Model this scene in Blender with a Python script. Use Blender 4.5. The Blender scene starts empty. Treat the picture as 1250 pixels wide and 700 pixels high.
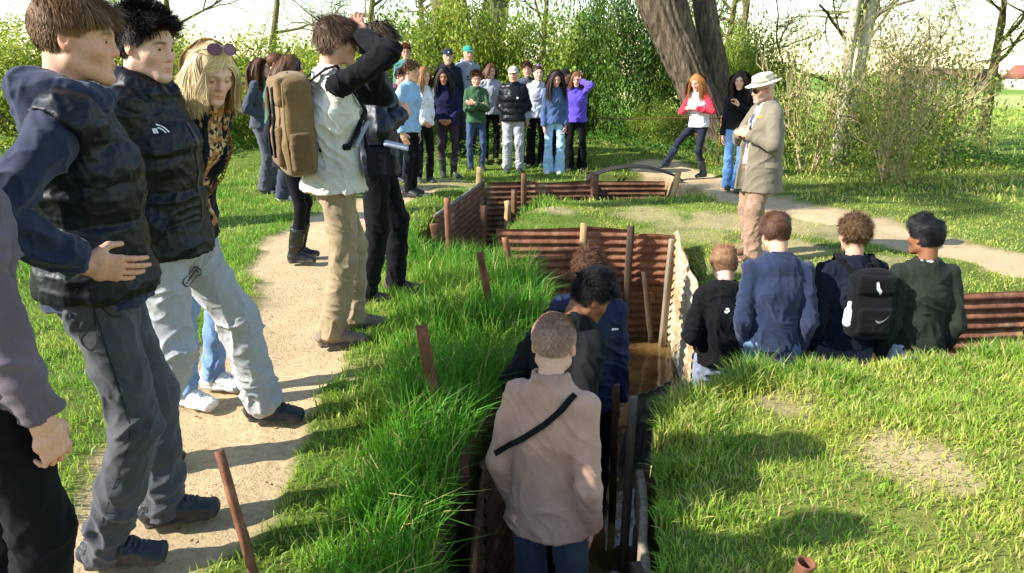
import bpy, math, random
import numpy as np
from mathutils import Vector
from mathutils.bvhtree import BVHTree

# ------------------------------------------------------------------ camera, sky, sun, exposure
scene = bpy.context.scene
PITCH = math.atan((350 - 82) / 920.0)          # looking down along the trench
CAM_H = 1.65
cd = bpy.data.cameras.new('camera'); cam = bpy.data.objects.new('camera', cd)
scene.collection.objects.link(cam)
cam.location = (0, 0, CAM_H); cam.rotation_euler = (math.pi / 2 - PITCH, 0, 0)
cd.sensor_fit = 'HORIZONTAL'; cd.sensor_width = 36.0; cd.lens = 36.0 * 920 / 1250
cd.clip_start = 0.05; cd.clip_end = 4000
scene.camera = cam

SUN_EL = math.radians(34)
SUN_DIR = (0.955, 0.297)                        # plan direction the light travels
world = bpy.data.worlds.new('World'); scene.world = world; world.use_nodes = True
wn = world.node_tree.nodes; wl = world.node_tree.links
wn.clear()
sky = wn.new('ShaderNodeTexSky'); sky.sky_type = 'NISHITA'; sky.sun_disc = False
sky.sun_elevation = SUN_EL
sky.sun_rotation = math.atan2(-SUN_DIR[0], -SUN_DIR[1])
sky.air_density = 1.15; sky.dust_density = 0.25; sky.ozone_density = 1.0
bg = wn.new('ShaderNodeBackground'); bg.inputs['Strength'].default_value = 0.135
wo = wn.new('ShaderNodeOutputWorld')
wl.new(sky.outputs['Color'], bg.inputs['Color']); wl.new(bg.outputs[0], wo.inputs['Surface'])

sd = bpy.data.lights.new('sun', 'SUN'); sun = bpy.data.objects.new('sun', sd)
scene.collection.objects.link(sun)
sd.energy = 4.7; sd.angle = math.radians(0.55); sd.color = (1.0, 0.965, 0.91)
sdir = Vector((SUN_DIR[0] * math.cos(SUN_EL), SUN_DIR[1] * math.cos(SUN_EL), -math.sin(SUN_EL)))
sun.rotation_euler = sdir.to_track_quat('-Z', 'Y').to_euler()
sun.location = (-8, -4, 12)

scene.view_settings.view_transform = 'Standard'; scene.view_settings.look = 'None'
scene.view_settings.exposure = 1.08; scene.view_settings.gamma = 1.0
scene.view_settings.use_curve_mapping = False
scene.render.engine = 'CYCLES'
scene.cycles.max_bounces = 8; scene.cycles.transparent_max_bounces = 6
scene.cycles.use_denoising = True
scene.cycles.sample_clamp_indirect = 6.0

C = scene.collection
rng = np.random.default_rng(11)
f32 = np.float32

# ------------------------------------------------------------------ small helpers
def lin(c):
    c = c / 255.0
    return c / 12.92 if c <= 0.04045 else ((c + 0.055) / 1.055) ** 2.4
def S(r, g, b):
    return (lin(r), lin(g), lin(b), 1.0)
def unit(v):
    v = np.asarray(v, float); return v / max(np.linalg.norm(v), 1e-9)
def A(*v):
    return np.array(v, float)
def rotx(d):
    c, s = math.cos(math.radians(d)), math.sin(math.radians(d)); return np.array([[1, 0, 0], [0, c, -s], [0, s, c]])
def roty(d):
    c, s = math.cos(math.radians(d)), math.sin(math.radians(d)); return np.array([[c, 0, s], [0, 1, 0], [-s, 0, c]])
def rotz(d):
    c, s = math.cos(math.radians(d)), math.sin(math.radians(d)); return np.array([[c, -s, 0], [s, c, 0], [0, 0, 1]])
def sstep(a, b, x):
    t = np.clip((np.asarray(x, float) - a) / (b - a), 0, 1); return t * t * (3 - 2 * t)

_lat = {}
def vnoise(P, scale, seed=0):
    """smooth value noise, -1..1, at points P (n,3); scale scalar or per axis (metres per cell)"""
    if seed not in _lat:
        _lat[seed] = np.random.default_rng(1000 + seed).uniform(-1, 1, (32, 32, 32)).astype(f32)
    L = _lat[seed]
    Q = P / np.asarray(scale, float)
    i = np.floor(Q).astype(int); t = Q - i; t = t * t * (3 - 2 * t); i &= 31; j = (i + 1) & 31
    x, y, z = t[:, 0], t[:, 1], t[:, 2]
    a = L[i[:, 0], i[:, 1], i[:, 2]] * (1 - x) + L[j[:, 0], i[:, 1], i[:, 2]] * x
    b = L[i[:, 0], j[:, 1], i[:, 2]] * (1 - x) + L[j[:, 0], j[:, 1], i[:, 2]] * x
    c = L[i[:, 0], i[:, 1], j[:, 2]] * (1 - x) + L[j[:, 0], i[:, 1], j[:, 2]] * x
    d = L[i[:, 0], j[:, 1], j[:, 2]] * (1 - x) + L[j[:, 0], j[:, 1], j[:, 2]] * x
    return (a * (1 - y) + b * y) * (1 - z) + (c * (1 - y) + d * y) * z

def mesh_np(name, V, Q=None, T=None, smooth=True, col=None, mats=(), mi=None):
    """mesh data from numpy arrays: quads Q (n,4) and/or triangles T (m,3)"""
    me = bpy.data.meshes.new(name)
    V = np.asarray(V, f32)
    nq = 0 if Q is None else len(Q); nt = 0 if T is None else len(T)
    me.vertices.add(len(V)); me.vertices.foreach_set('co', V.ravel())
    loops = []
    starts = []
    if nq:
        loops.append(np.asarray(Q, np.int32).ravel()); starts.append(np.arange(nq, dtype=np.int32) * 4)
    if nt:
        loops.append(np.asarray(T, np.int32).ravel()); starts.append(nq * 4 + np.arange(nt, dtype=np.int32) * 3)
    lp = np.concatenate(loops); st = np.concatenate(starts)
    me.loops.add(len(lp)); me.loops.foreach_set('vertex_index', lp)
    me.polygons.add(nq + nt); me.polygons.foreach_set('loop_start', st)
    if smooth:
        me.polygons.foreach_set('use_smooth', np.ones(nq + nt, bool))
    if mi is not None:
        me.polygons.foreach_set('material_index', np.asarray(mi, np.int32))
    for m in mats:
        me.materials.append(m)
    if col is not None:
        at = me.color_attributes.new('Col', 'FLOAT_COLOR', 'POINT')
        c4 = np.ones((len(V), 4), f32); c4[:, :3] = col
        at.data.foreach_set('color', c4.ravel())
    me.update(calc_edges=True)
    return me

def link(name, me, parent=None, loc=None, rz=None):
    o = bpy.data.objects.new(name, me); C.objects.link(o)
    if parent is not None:
        o.parent = parent
    if loc is not None:
        o.location = loc
    if rz is not None:
        o.rotation_euler = (0, 0, rz)
    return o
def tag(o, label=None, cat=None, group=None, kind=None):
    if label: o['label'] = label
    if cat: o['category'] = cat
    if group: o['group'] = group
    if kind: o['kind'] = kind
    return o
def empty(name, loc=(0, 0, 0), rz=0):
    o = bpy.data.objects.new(name, None); C.objects.link(o); o.location = loc; o.rotation_euler = (0, 0, rz)
    o.empty_display_size = 0.1
    return o

class MB:
    """collects simple solids into one mesh"""
    def __init__(s): s.V = []; s.Q = []; s.T = []; s.n = 0; s.c = []
    def raw(s, V, Q=None, T=None, col=None):
        V = np.asarray(V, float); s.V.append(V)
        if Q is not None and len(Q): s.Q.append(np.asarray(Q) + s.n)
        if T is not None and len(T): s.T.append(np.asarray(T) + s.n)
        if col is not None: s.c.append(np.broadcast_to(col, (len(V), 3)))
        s.n += len(V); return s
    def box(s, c, size, R=None, bev=0.0):
        hx, hy, hz = [v / 2 for v in size]
        if bev <= 0:
            V = np.array([[x, y, z] for x in (-hx, hx) for y in (-hy, hy) for z in (-hz, hz)], float)
            Q = [[0, 1, 3, 2], [4, 6, 7, 5], [0, 4, 5, 1], [2, 3, 7, 6], [0, 2, 6, 4], [1, 5, 7, 3]]
        else:
            b = min(bev, hx * .9, hy * .9, hz * .9)
            pr = [(hx - b, hy, 0), (hx, hy - b, 0)]
            ring = []
            for sx, sy, fl in ((1, 1, 0), (-1, 1, 1), (-1, -1, 0), (1, -1, 1)):
                pts = [(sx * hx, sy * (hy - b)), (sx * (hx - b), sy * hy)]
                ring += pts if not fl else pts[::-1]
            ri = [(x * (hx - b) / hx if abs(x) == hx else x, y * (hy - b) / hy if abs(y) == hy else y) for x, y in ring]
            V = [(x, y, -hz) for x, y in ri] + [(x, y, -hz + b) for x, y in ring] + [(x, y, hz - b) for x, y in ring] + [(x, y, hz) for x, y in ri]
            V = np.array(V, float); Q = []
            for k in range(3):
                for i in range(8):
                    j = (i + 1) % 8; Q.append([k * 8 + i, k * 8 + j, k * 8 + 8 + j, k * 8 + 8 + i])
            for k0, fl in ((0, 1), (24, 0)):
                a = [k0 + i for i in range(8)]
                if fl: a = a[::-1]
                Q += [[a[0], a[1], a[2], a[3]], [a[0], a[3], a[4], a[7]], [a[4], a[5], a[6], a[7]]]
        if R is not None: V = V @ np.asarray(R).T
        return s.raw(V + np.asarray(c, float), Q)
    def tube(s, pts, rad, sides=6, cap=True, jit=0.0, seed=0):
        pts = np.asarray(pts, float); n = len(pts)
        rad = np.broadcast_to(np.asarray(rad, float), (n,))
        d = np.gradient(pts, axis=0); d /= np.linalg.norm(d, axis=1)[:, None] + 1e-9
        ref = A(0, 0, 1) if abs(d[0][2]) < .9 else A(1, 0, 0)
        V = []
        u = unit(np.cross(d[0], ref))
        ang = np.arange(sides) / sides * 2 * math.pi
        rr = np.random.default_rng(seed)
        for i in range(n):
            u = unit(u - d[i] * (u @ d[i])); w = np.cross(d[i], u)
            r = rad[i] * (1 + jit * rr.uniform(-1, 1, sides)) if jit else rad[i] * np.ones(sides)
            V.append(pts[i] + (np.cos(ang) * r)[:, None] * u + (np.sin(ang) * r)[:, None] * w)
        V = np.concatenate(V)
        i, k = np.meshgrid(np.arange(n - 1), np.arange(sides), indexing='ij'); i = i.ravel(); k = k.ravel(); k2 = (k + 1) % sides
        Q = np.stack([i * sides + k, i * sides + k2, (i + 1) * sides + k2, (i + 1) * sides + k], 1)
        T = []
        if cap:
            V = np.vstack([V, pts[0], pts[-1]]); a, b = n * sides, n * sides + 1
            for q in range(sides):
                T.append([a, (q + 1) % sides, q]); T.append([b, (n - 1) * sides + q, (n - 1) * sides + (q + 1) % sides])
        return s.raw(V, Q, T)
    def data(s, name, mat, smooth=False, col=None):
        c = np.concatenate(s.c) if s.c else col
        return mesh_np(name, np.concatenate(s.V), np.concatenate(s.Q) if s.Q else None, np.concatenate(s.T) if s.T else None,
                       smooth, c, [mat] if not isinstance(mat, (list, tuple)) else mat)
    def build(s, name, mat, parent=None, smooth=False, loc=None, rz=None):
        return link(name, s.data(name, mat, smooth), parent, loc, rz)

# ------------------------------------------------------------------ materials (procedural)
def nodes(name):
    m = bpy.data.materials.new(name); m.use_nodes = True
    nt = m.node_tree; b = nt.nodes['Principled BSDF']
    return m, nt, b
def _noise(nt, scale, detail=4, rough=.55, coord='Object', vec=None, stretch=None):
    tc = nt.nodes.new('ShaderNodeTexCoord'); n = nt.nodes.new('ShaderNodeTexNoise')
    n.inputs['Scale'].default_value = scale; n.inputs['Detail'].default_value = detail; n.inputs['Roughness'].default_value = rough
    src = tc.outputs[coord]
    if stretch:
        mp = nt.nodes.new('ShaderNodeMapping'); mp.inputs['Scale'].default_value = stretch
        nt.links.new(src, mp.inputs['Vector']); src = mp.outputs[0]
    nt.links.new(src, n.inputs['Vector'])
    return n
def _ramp(nt, src, stops):
    r = nt.nodes.new('ShaderNodeValToRGB'); e = r.color_ramp.elements
    while len(e) < len(stops): e.new(0.5)
    for k, (p, c) in enumerate(stops):
        e[k].position = p; e[k].color = c if len(c) == 4 else (*c, 1)
    nt.links.new(src, r.inputs[0]); return r
def _mix(nt, fac, a, b, mode='MIX'):
    m = nt.nodes.new('ShaderNodeMix'); m.data_type = 'RGBA'; m.blend_type = mode
    for sock, v in ((m.inputs[0], fac), (m.inputs[6], a), (m.inputs[7], b)):
        if hasattr(v, 'is_linked') or hasattr(v, 'links'): nt.links.new(v, sock)
        elif isinstance(v, (int, float)): sock.default_value = v
        else: sock.default_value = v
    return m.outputs[2]
def _bump(nt, b, src, strength, dist=.01, normal=None):
    bp = nt.nodes.new('ShaderNodeBump'); bp.inputs['Strength'].default_value = strength; bp.inputs['Distance'].default_value = dist
    nt.links.new(src, bp.inputs['Height'])
    if normal is not None: nt.links.new(normal, bp.inputs['Normal'])
    nt.links.new(bp.outputs[0], b.inputs['Normal']); return bp.outputs[0]
def shade(c, k):
    return (c[0] * k, c[1] * k, c[2] * k, 1)

_mc = {}
def fabric(c, rough=.85, weave=900, bump=.25, var=.18, sheen=.15, kind='cloth'):
    key = ('f', tuple(round(x, 4) for x in c), rough, weave, kind)
    if key in _mc: return _mc[key]
    m, nt, b = nodes('cloth_%s' % kind)
    n = _noise(nt, 9, 5, .6); r = _ramp(nt, n.outputs['Fac'], [(.3, shade(c, 1 - var)), (.7, shade(c, 1 + var))])
    src = r.outputs[0]
    if kind == 'denim':
        n2 = _noise(nt, 16, 6, .7, stretch=(1, 1, .35)); rr = _ramp(nt, n2.outputs['Fac'], [(.42, (0, 0, 0)), (.72, (1, 1, 1))])
        src = _mix(nt, _scale(nt, rr.outputs[0], .35), src, tuple(min(1, x * 1.8 + .01) for x in c[:3]) + (1,))
    if kind == 'melange':
        n2 = _noise(nt, 260, 3, .7); rr = _ramp(nt, n2.outputs['Fac'], [(.35, shade(c, .82)), (.65, shade(c, 1.12))])
        src = _mix(nt, .6, src, rr.outputs[0])
    nt.links.new(src, b.inputs['Base Color'])
    b.inputs['Roughness'].default_value = rough
    dk = max(c[:3]) < .05
    b.inputs['Sheen Weight'].default_value = .03 if dk else sheen; b.inputs['Sheen Roughness'].default_value = .6
    b.inputs['Specular IOR Level'].default_value = .12 if dk else .2
    w = _noise(nt, weave, 2, .5); w2 = _noise(nt, 55, 4, .6)
    ad = nt.nodes.new('ShaderNodeMath'); ad.operation = 'MULTIPLY_ADD'; ad.inputs[1].default_value = 2.0
    nt.links.new(w2.outputs['Fac'], ad.inputs[0]); nt.links.new(w.outputs['Fac'], ad.inputs[2])
    _bump(nt, b, ad.outputs[0], bump, .004)
    _mc[key] = m; return m
def pattern_cloth(name, cols, scale):
    m, nt, b = nodes(name)
    v = nt.nodes.new('ShaderNodeTexVoronoi'); v.inputs['Scale'].default_value = scale
    tc = nt.nodes.new('ShaderNodeTexCoord'); nt.links.new(tc.outputs['Object'], v.inputs['Vector'])
    n = _noise(nt, scale * .6, 3, .6)
    r = _ramp(nt, v.outputs['Color'], [(0, cols[0]), (.35, cols[1]), (.6, cols[2]), (.85, cols[3])]); r.color_ramp.interpolation = 'CONSTANT'
    nt.links.new(r.outputs[0], b.inputs['Base Color']); b.inputs['Roughness'].default_value = .85
    _bump(nt, b, n.outputs['Fac'], .4, .01); return m
def _scale(nt, src, k):
    m = nt.nodes.new('ShaderNodeMath'); m.operation = 'MULTIPLY'; m.inputs[1].default_value = k
    nt.links.new(src, m.inputs[0]); return m.outputs[0]
def nylon(c, rough=.42):
    key = ('n', c, rough)
    if key in _mc: return _mc[key]
    m, nt, b = nodes('cloth_nylon')
    n = _noise(nt, 14, 4); r = _ramp(nt, n.outputs['Fac'], [(.3, shade(c, .8)), (.7, shade(c, 1.25))])
    nt.links.new(r.outputs[0], b.inputs['Base Color']); b.inputs['Roughness'].default_value = rough
    b.inputs['Specular IOR Level'].default_value = .28
    w = _noise(nt, 30, 5, .6); _bump(nt, b, w.outputs['Fac'], .22, .012)
    _mc[key] = m; return m
def plain(name, c, rough=.6, metal=0.0, bump=0, bscale=60, var=.12):
    key = ('p', name, c, rough, metal)
    if key in _mc: return _mc[key]
    m, nt, b = nodes(name)
    n = _noise(nt, 20, 5); r = _ramp(nt, n.outputs['Fac'], [(.3, shade(c, 1 - var)), (.7, shade(c, 1 + var))])
    nt.links.new(r.outputs[0], b.inputs['Base Color'])
    b.inputs['Roughness'].default_value = rough; b.inputs['Metallic'].default_value = metal
    if bump:
        w = _noise(nt, bscale, 4); _bump(nt, b, w.outputs['Fac'], bump, .01)
    _mc[key] = m; return m
def attr_mat(name, rough=.5, spec=.4, sss=0.0, trans=0.0, var=0.0, bump=0.0, bscale=300, stretch=None):
    """colour comes from the point attribute Col (pigment), with fine variation"""
    m, nt, b = nodes(name)
    at = nt.nodes.new('ShaderNodeVertexColor'); at.layer_name = 'Col'
    src = at.outputs['Color']
    if var:
        n = _noise(nt, bscale * .3, 4); r = _ramp(nt, n.outputs['Fac'], [(.3, (1 - var,) * 3), (.7, (1 + var * .6,) * 3)])
        src = _mix(nt, 1.0, src, r.outputs[0], 'MULTIPLY')
    nt.links.new(src, b.inputs['Base Color'])
    b.inputs['Roughness'].default_value = rough; b.inputs['Specular IOR Level'].default_value = spec
    if sss:
        b.inputs['Subsurface Weight'].default_value = sss; b.inputs['Subsurface Radius'].default_value = (1, .35, .2); b.inputs['Subsurface Scale'].default_value = .008
    if bump:
        w = _noise(nt, bscale, 3, stretch=stretch); _bump(nt, b, w.outputs['Fac'], bump, .003)
    if trans:
        out = nt.nodes['Material Output']; t = nt.nodes.new('ShaderNodeBsdfTranslucent'); mx = nt.nodes.new('ShaderNodeMixShader')
        hs = nt.nodes.new('ShaderNodeHueSaturation'); hs.inputs['Value'].default_value = 1.25; hs.inputs['Hue'].default_value = .485
        nt.links.new(src, hs.inputs['Color']); nt.links.new(hs.outputs[0], t.inputs['Color'])
        mx.inputs[0].default_value = trans
        nt.links.new(b.outputs[0], mx.inputs[1]); nt.links.new(t.outputs[0], mx.inputs[2]); nt.links.new(mx.outputs[0], out.inputs['Surface'])
    return m
SKIN = attr_mat('skin', .55, .3, sss=.06, var=.13, bump=.3, bscale=380)
HAIR = attr_mat('hair_strands', .55, .2, var=.15, bump=.2, bscale=500)
GRASSM = attr_mat('grass_blade', .5, .3, trans=.42)
LEAFM = attr_mat('leaf', .45, .35, trans=.45)
# ------------------------------------------------------------------ signed-distance modelling
class Field:
    def __init__(s, lo, hi, h):
        s.h = h; s.lo = np.asarray(lo, float) - 3 * h
        n = np.ceil((np.asarray(hi, float) + 3 * h - s.lo) / h).astype(int) + 1
        s.D = np.full(n, 1.0, f32); s.T = np.zeros(n, np.int8)
        s.ax = [(s.lo[i] + h * np.arange(n[i])).astype(f32) for i in range(3)]
    def put(s, prim, k=0.0, op='u', t=0):
        f, lo, hi = prim
        m = k + 2.5 * s.h
        a = np.maximum(np.floor((lo - m - s.lo) / s.h).astype(int), 0)
        b = np.minimum(np.ceil((hi + m - s.lo) / s.h).astype(int) + 1, s.D.shape)
        if (b <= a).any(): return s
        sl = tuple(slice(a[i], b[i]) for i in range(3))
        x = s.ax[0][sl[0]][:, None, None]; y = s.ax[1][sl[1]][None, :, None]; z = s.ax[2][sl[2]][None, None, :]
        d = f(x, y, z).astype(f32); D = s.D[sl]
        if op == 's':
            d = -d
            if k > 0:
                q = np.maximum(k - np.abs(D - d), 0) / k; s.D[sl] = np.maximum(D, d) + q * q * k * .25
            else: s.D[sl] = np.maximum(D, d)
        else:
            T = s.T[sl]; T[d < D] = t
            if k > 0:
                q = np.maximum(k - np.abs(D - d), 0) / k; s.D[sl] = np.minimum(D, d) - q * q * k * .25
            else: s.D[sl] = np.minimum(D, d)
        return s
    def mesh(s):
        D = s.D; h = s.h; neg = D < 0
        n0, n1, n2 = D.shape
        cnt = np.zeros((n0 - 1, n1 - 1, n2 - 1), np.int8)
        for i in (0, 1):
            for j in (0, 1):
                for k in (0, 1):
                    cnt += neg[i:n0 - 1 + i, j:n1 - 1 + j, k:n2 - 1 + k]
        ci = np.argwhere((cnt > 0) & (cnt < 8))
        if len(ci) == 0: return None
        idx = np.full(cnt.shape, -1, np.int32); idx[ci[:, 0], ci[:, 1], ci[:, 2]] = np.arange(len(ci))
        off = np.array([[i, j, k] for i in (0, 1) for j in (0, 1) for k in (0, 1)])
        cv = np.stack([D[ci[:, 0] + o[0], ci[:, 1] + o[1], ci[:, 2] + o[2]] for o in off], 1)
        acc = np.zeros((len(ci), 3)); w = np.zeros(len(ci))
        for e0 in range(8):
            for bit in (1, 2, 4):
                e1 = e0 | bit
                if e1 == e0: continue
                a, b = cv[:, e0], cv[:, e1]; cr = (a < 0) != (b < 0)
                t = np.where(cr, a / np.where(cr, a - b, 1), 0)
                p = off[e0] + t[:, None] * (off[e1] - off[e0])
                acc += p * cr[:, None]; w += cr
        V = s.lo + (ci + acc / w[:, None]) * h
        Q = []
        for ax in range(3):
            u, v = (ax + 1) % 3, (ax + 2) % 3
            sa = [slice(None)] * 3; sb = [slice(None)] * 3
            sa[ax] = slice(0, -1); sb[ax] = slice(1, None)
            sa[u] = sb[u] = slice(1, -1); sa[v] = sb[v] = slice(1, -1)
            na, nb = neg[tuple(sa)], neg[tuple(sb)]
            ed = np.argwhere(na != nb)
            if len(ed) == 0: continue
            fl = na[ed[:, 0], ed[:, 1], ed[:, 2]]
            ed[:, u] += 1; ed[:, v] += 1
            def cell(du, dv):
                c = ed.copy(); c[:, u] += du; c[:, v] += dv
                return idx[c[:, 0], c[:, 1], c[:, 2]]
            q = np.stack([cell(-1, -1), cell(0, -1), cell(0, 0), cell(-1, 0)], 1)
            q[~fl] = q[~fl][:, ::-1]
            Q.append(q)
        tg = s.T[ci[:, 0], ci[:, 1], ci[:, 2]]
        return V, np.concatenate(Q), tg

def seg(a, b, ra, rb=None, xa=None, flat=0, quilt=None, sq=0):
    """tapered (elliptic) capsule; flat bit 1 cuts at a, bit 2 at b; quilt=(band, amp, s0)"""
    a = np.asarray(a, float); b = np.asarray(b, float); rb = ra if rb is None else rb
    u = b - a; L = np.linalg.norm(u) + 1e-9; u = u / L
    wa, da = (ra, ra) if np.isscalar(ra) else ra
    wb, db = (rb, rb) if np.isscalar(rb) else rb
    if xa is None: xa = (1, 0, 0) if abs(u[0]) < .9 else (0, 1, 0)
    w = np.asarray(xa, float); w = w - u * (w @ u); w = w / np.linalg.norm(w); v = np.cross(u, w)
    R = max(wa, wb, da, db) + (quilt[1] if quilt else 0)
    lo = np.minimum(a, b) - R; hi = np.maximum(a, b) + R
    def f(x, y, z):
        px, py, pz = x - a[0], y - a[1], z - a[2]
        s = px * u[0] + py * u[1] + pz * u[2]; t = np.clip(s / L, 0, 1); o = s - t * L
        pw = px * w[0] + py * w[1] + pz * w[2]; pv = px * v[0] + py * v[1] + pz * v[2]
        rw = wa + (wb - wa) * t; rv = da + (db - da) * t
        if quilt:
            q = quilt[1] * (np.sqrt(np.abs(np.sin((s + quilt[2]) * math.pi / quilt[0]))) - .75); rw = rw + q; rv = rv + q
        o2 = o
        if flat & 1: o2 = np.maximum(o2, 0)
        if flat & 2: o2 = np.minimum(o2, 0)
        m = np.minimum(rw, rv)
        if sq: d = (((np.abs(pw) / rw) ** sq + (np.abs(pv) / rv) ** sq + (np.abs(o2) / m) ** sq) ** (1 / sq) - 1) * m
        else: d = (np.sqrt((pw / rw) ** 2 + (pv / rv) ** 2 + (o2 / m) ** 2) - 1) * m
        if flat & 1: d = np.maximum(d, -s)
        if flat & 2: d = np.maximum(d, s - L)
        return d
    return f, lo, hi
def ell(c, r, R=None):
    c = np.asarray(c, float); r = np.broadcast_to(np.asarray(r, float), (3,)); M = np.eye(3) if R is None else np.asarray(R)
    m = r.min(); ext = np.sqrt(((M * r) ** 2).sum(1))
    def f(x, y, z):
        px, py, pz = x - c[0], y - c[1], z - c[2]; q = 0
        for i in range(3):
            q = q + ((px * M[0, i] + py * M[1, i] + pz * M[2, i]) / r[i]) ** 2
        return (np.sqrt(q) - 1) * m
    return f, c - ext, c + ext
def rbox(c, half, R=None, rad=.01):
    c = np.asarray(c, float); hf = np.asarray(half, float) - rad; M = np.eye(3) if R is None else np.asarray(R)
    ext = np.abs(M) @ np.asarray(half, float)
    def f(x, y, z):
        px, py, pz = x - c[0], y - c[1], z - c[2]; q = 0; ins = -9.0
        for i in range(3):
            e = np.abs(px * M[0, i] + py * M[1, i] + pz * M[2, i]) - hf[i]
            q = q + np.maximum(e, 0) ** 2; ins = np.maximum(ins, e)
        return np.sqrt(q) + np.minimum(ins, 0) - rad
    return f, c - ext, c + ext
def halfspace(p, n, lo, hi):
    """solid on the side the normal points away from"""
    p = np.asarray(p, float); n = unit(n)
    return (lambda x, y, z: (x - p[0]) * n[0] + (y - p[1]) * n[1] + (z - p[2]) * n[2]), np.asarray(lo, float), np.asarray(hi, float)

def vnormals(V, Q):
    n = np.cross(V[Q[:, 2]] - V[Q[:, 0]], V[Q[:, 3]] - V[Q[:, 1]])
    N = np.zeros_like(V)
    for k in range(4):
        for ax in range(3):
            N[:, ax] += np.bincount(Q[:, k], n[:, ax], len(V))
    return N / (np.linalg.norm(N, axis=1)[:, None] + 1e-12)
def relax(V, Q, it=1, f=.5):
    for _ in range(it):
        Sx = np.zeros_like(V); cnt = np.bincount(Q.ravel(), minlength=len(V)) * 2
        for k in range(4):
            for m in (1, 3):
                for ax in range(3):
                    Sx[:, ax] += np.bincount(Q[:, k], V[Q[:, (k + m) % 4], ax], len(V))
        V = V + f * (Sx / np.maximum(cnt, 1)[:, None] - V)
    return V
def folds(V, Q, amp, sc, seed, weight=None, tilt=0.0):
    """cloth creases: ridged noise, longer across than along the limb"""
    N = vnormals(V, Q)
    P = V.copy() + vnoise(V, .16, seed + 3)[:, None] * .05
    P[:, 2] += tilt * P[:, 0] + .5 * tilt * P[:, 1]
    a = vnoise(P, (sc * 2.2, sc * 2.2, sc * 1.1), seed); b = vnoise(P, (sc * 1.3, sc * 1.3, sc * 2.4), seed + 1)
    c = vnoise(P, (sc * .7, sc * .7, sc * .6), seed + 2)
    ra, rb, rc = 1 - np.abs(a), 1 - np.abs(b), 1 - np.abs(c)
    d = 1.25 * ra ** 4 + .95 * rb ** 4 + .45 * rc ** 3 + .35 * b - 1.0
    if weight is not None: d = d * weight
    return V + N * (amp * d)[:, None]

# ------------------------------------------------------------------ skeleton
def ik(a, b, l1, l2, pole):
    a = np.asarray(a, float); b = np.asarray(b, float); d = b - a; L = np.linalg.norm(d)
    if L > (l1 + l2) * .998: b = a + d / L * (l1 + l2) * .998; d = b - a; L = np.linalg.norm(d)
    u = d / L; x = (l1 * l1 - l2 * l2 + L * L) / (2 * L); h = math.sqrt(max(l1 * l1 - x * x, 0))
    p = np.asarray(pole, float); p = p - u * (p @ u); p = unit(p)
    return a + u * x + p * h, b

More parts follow.
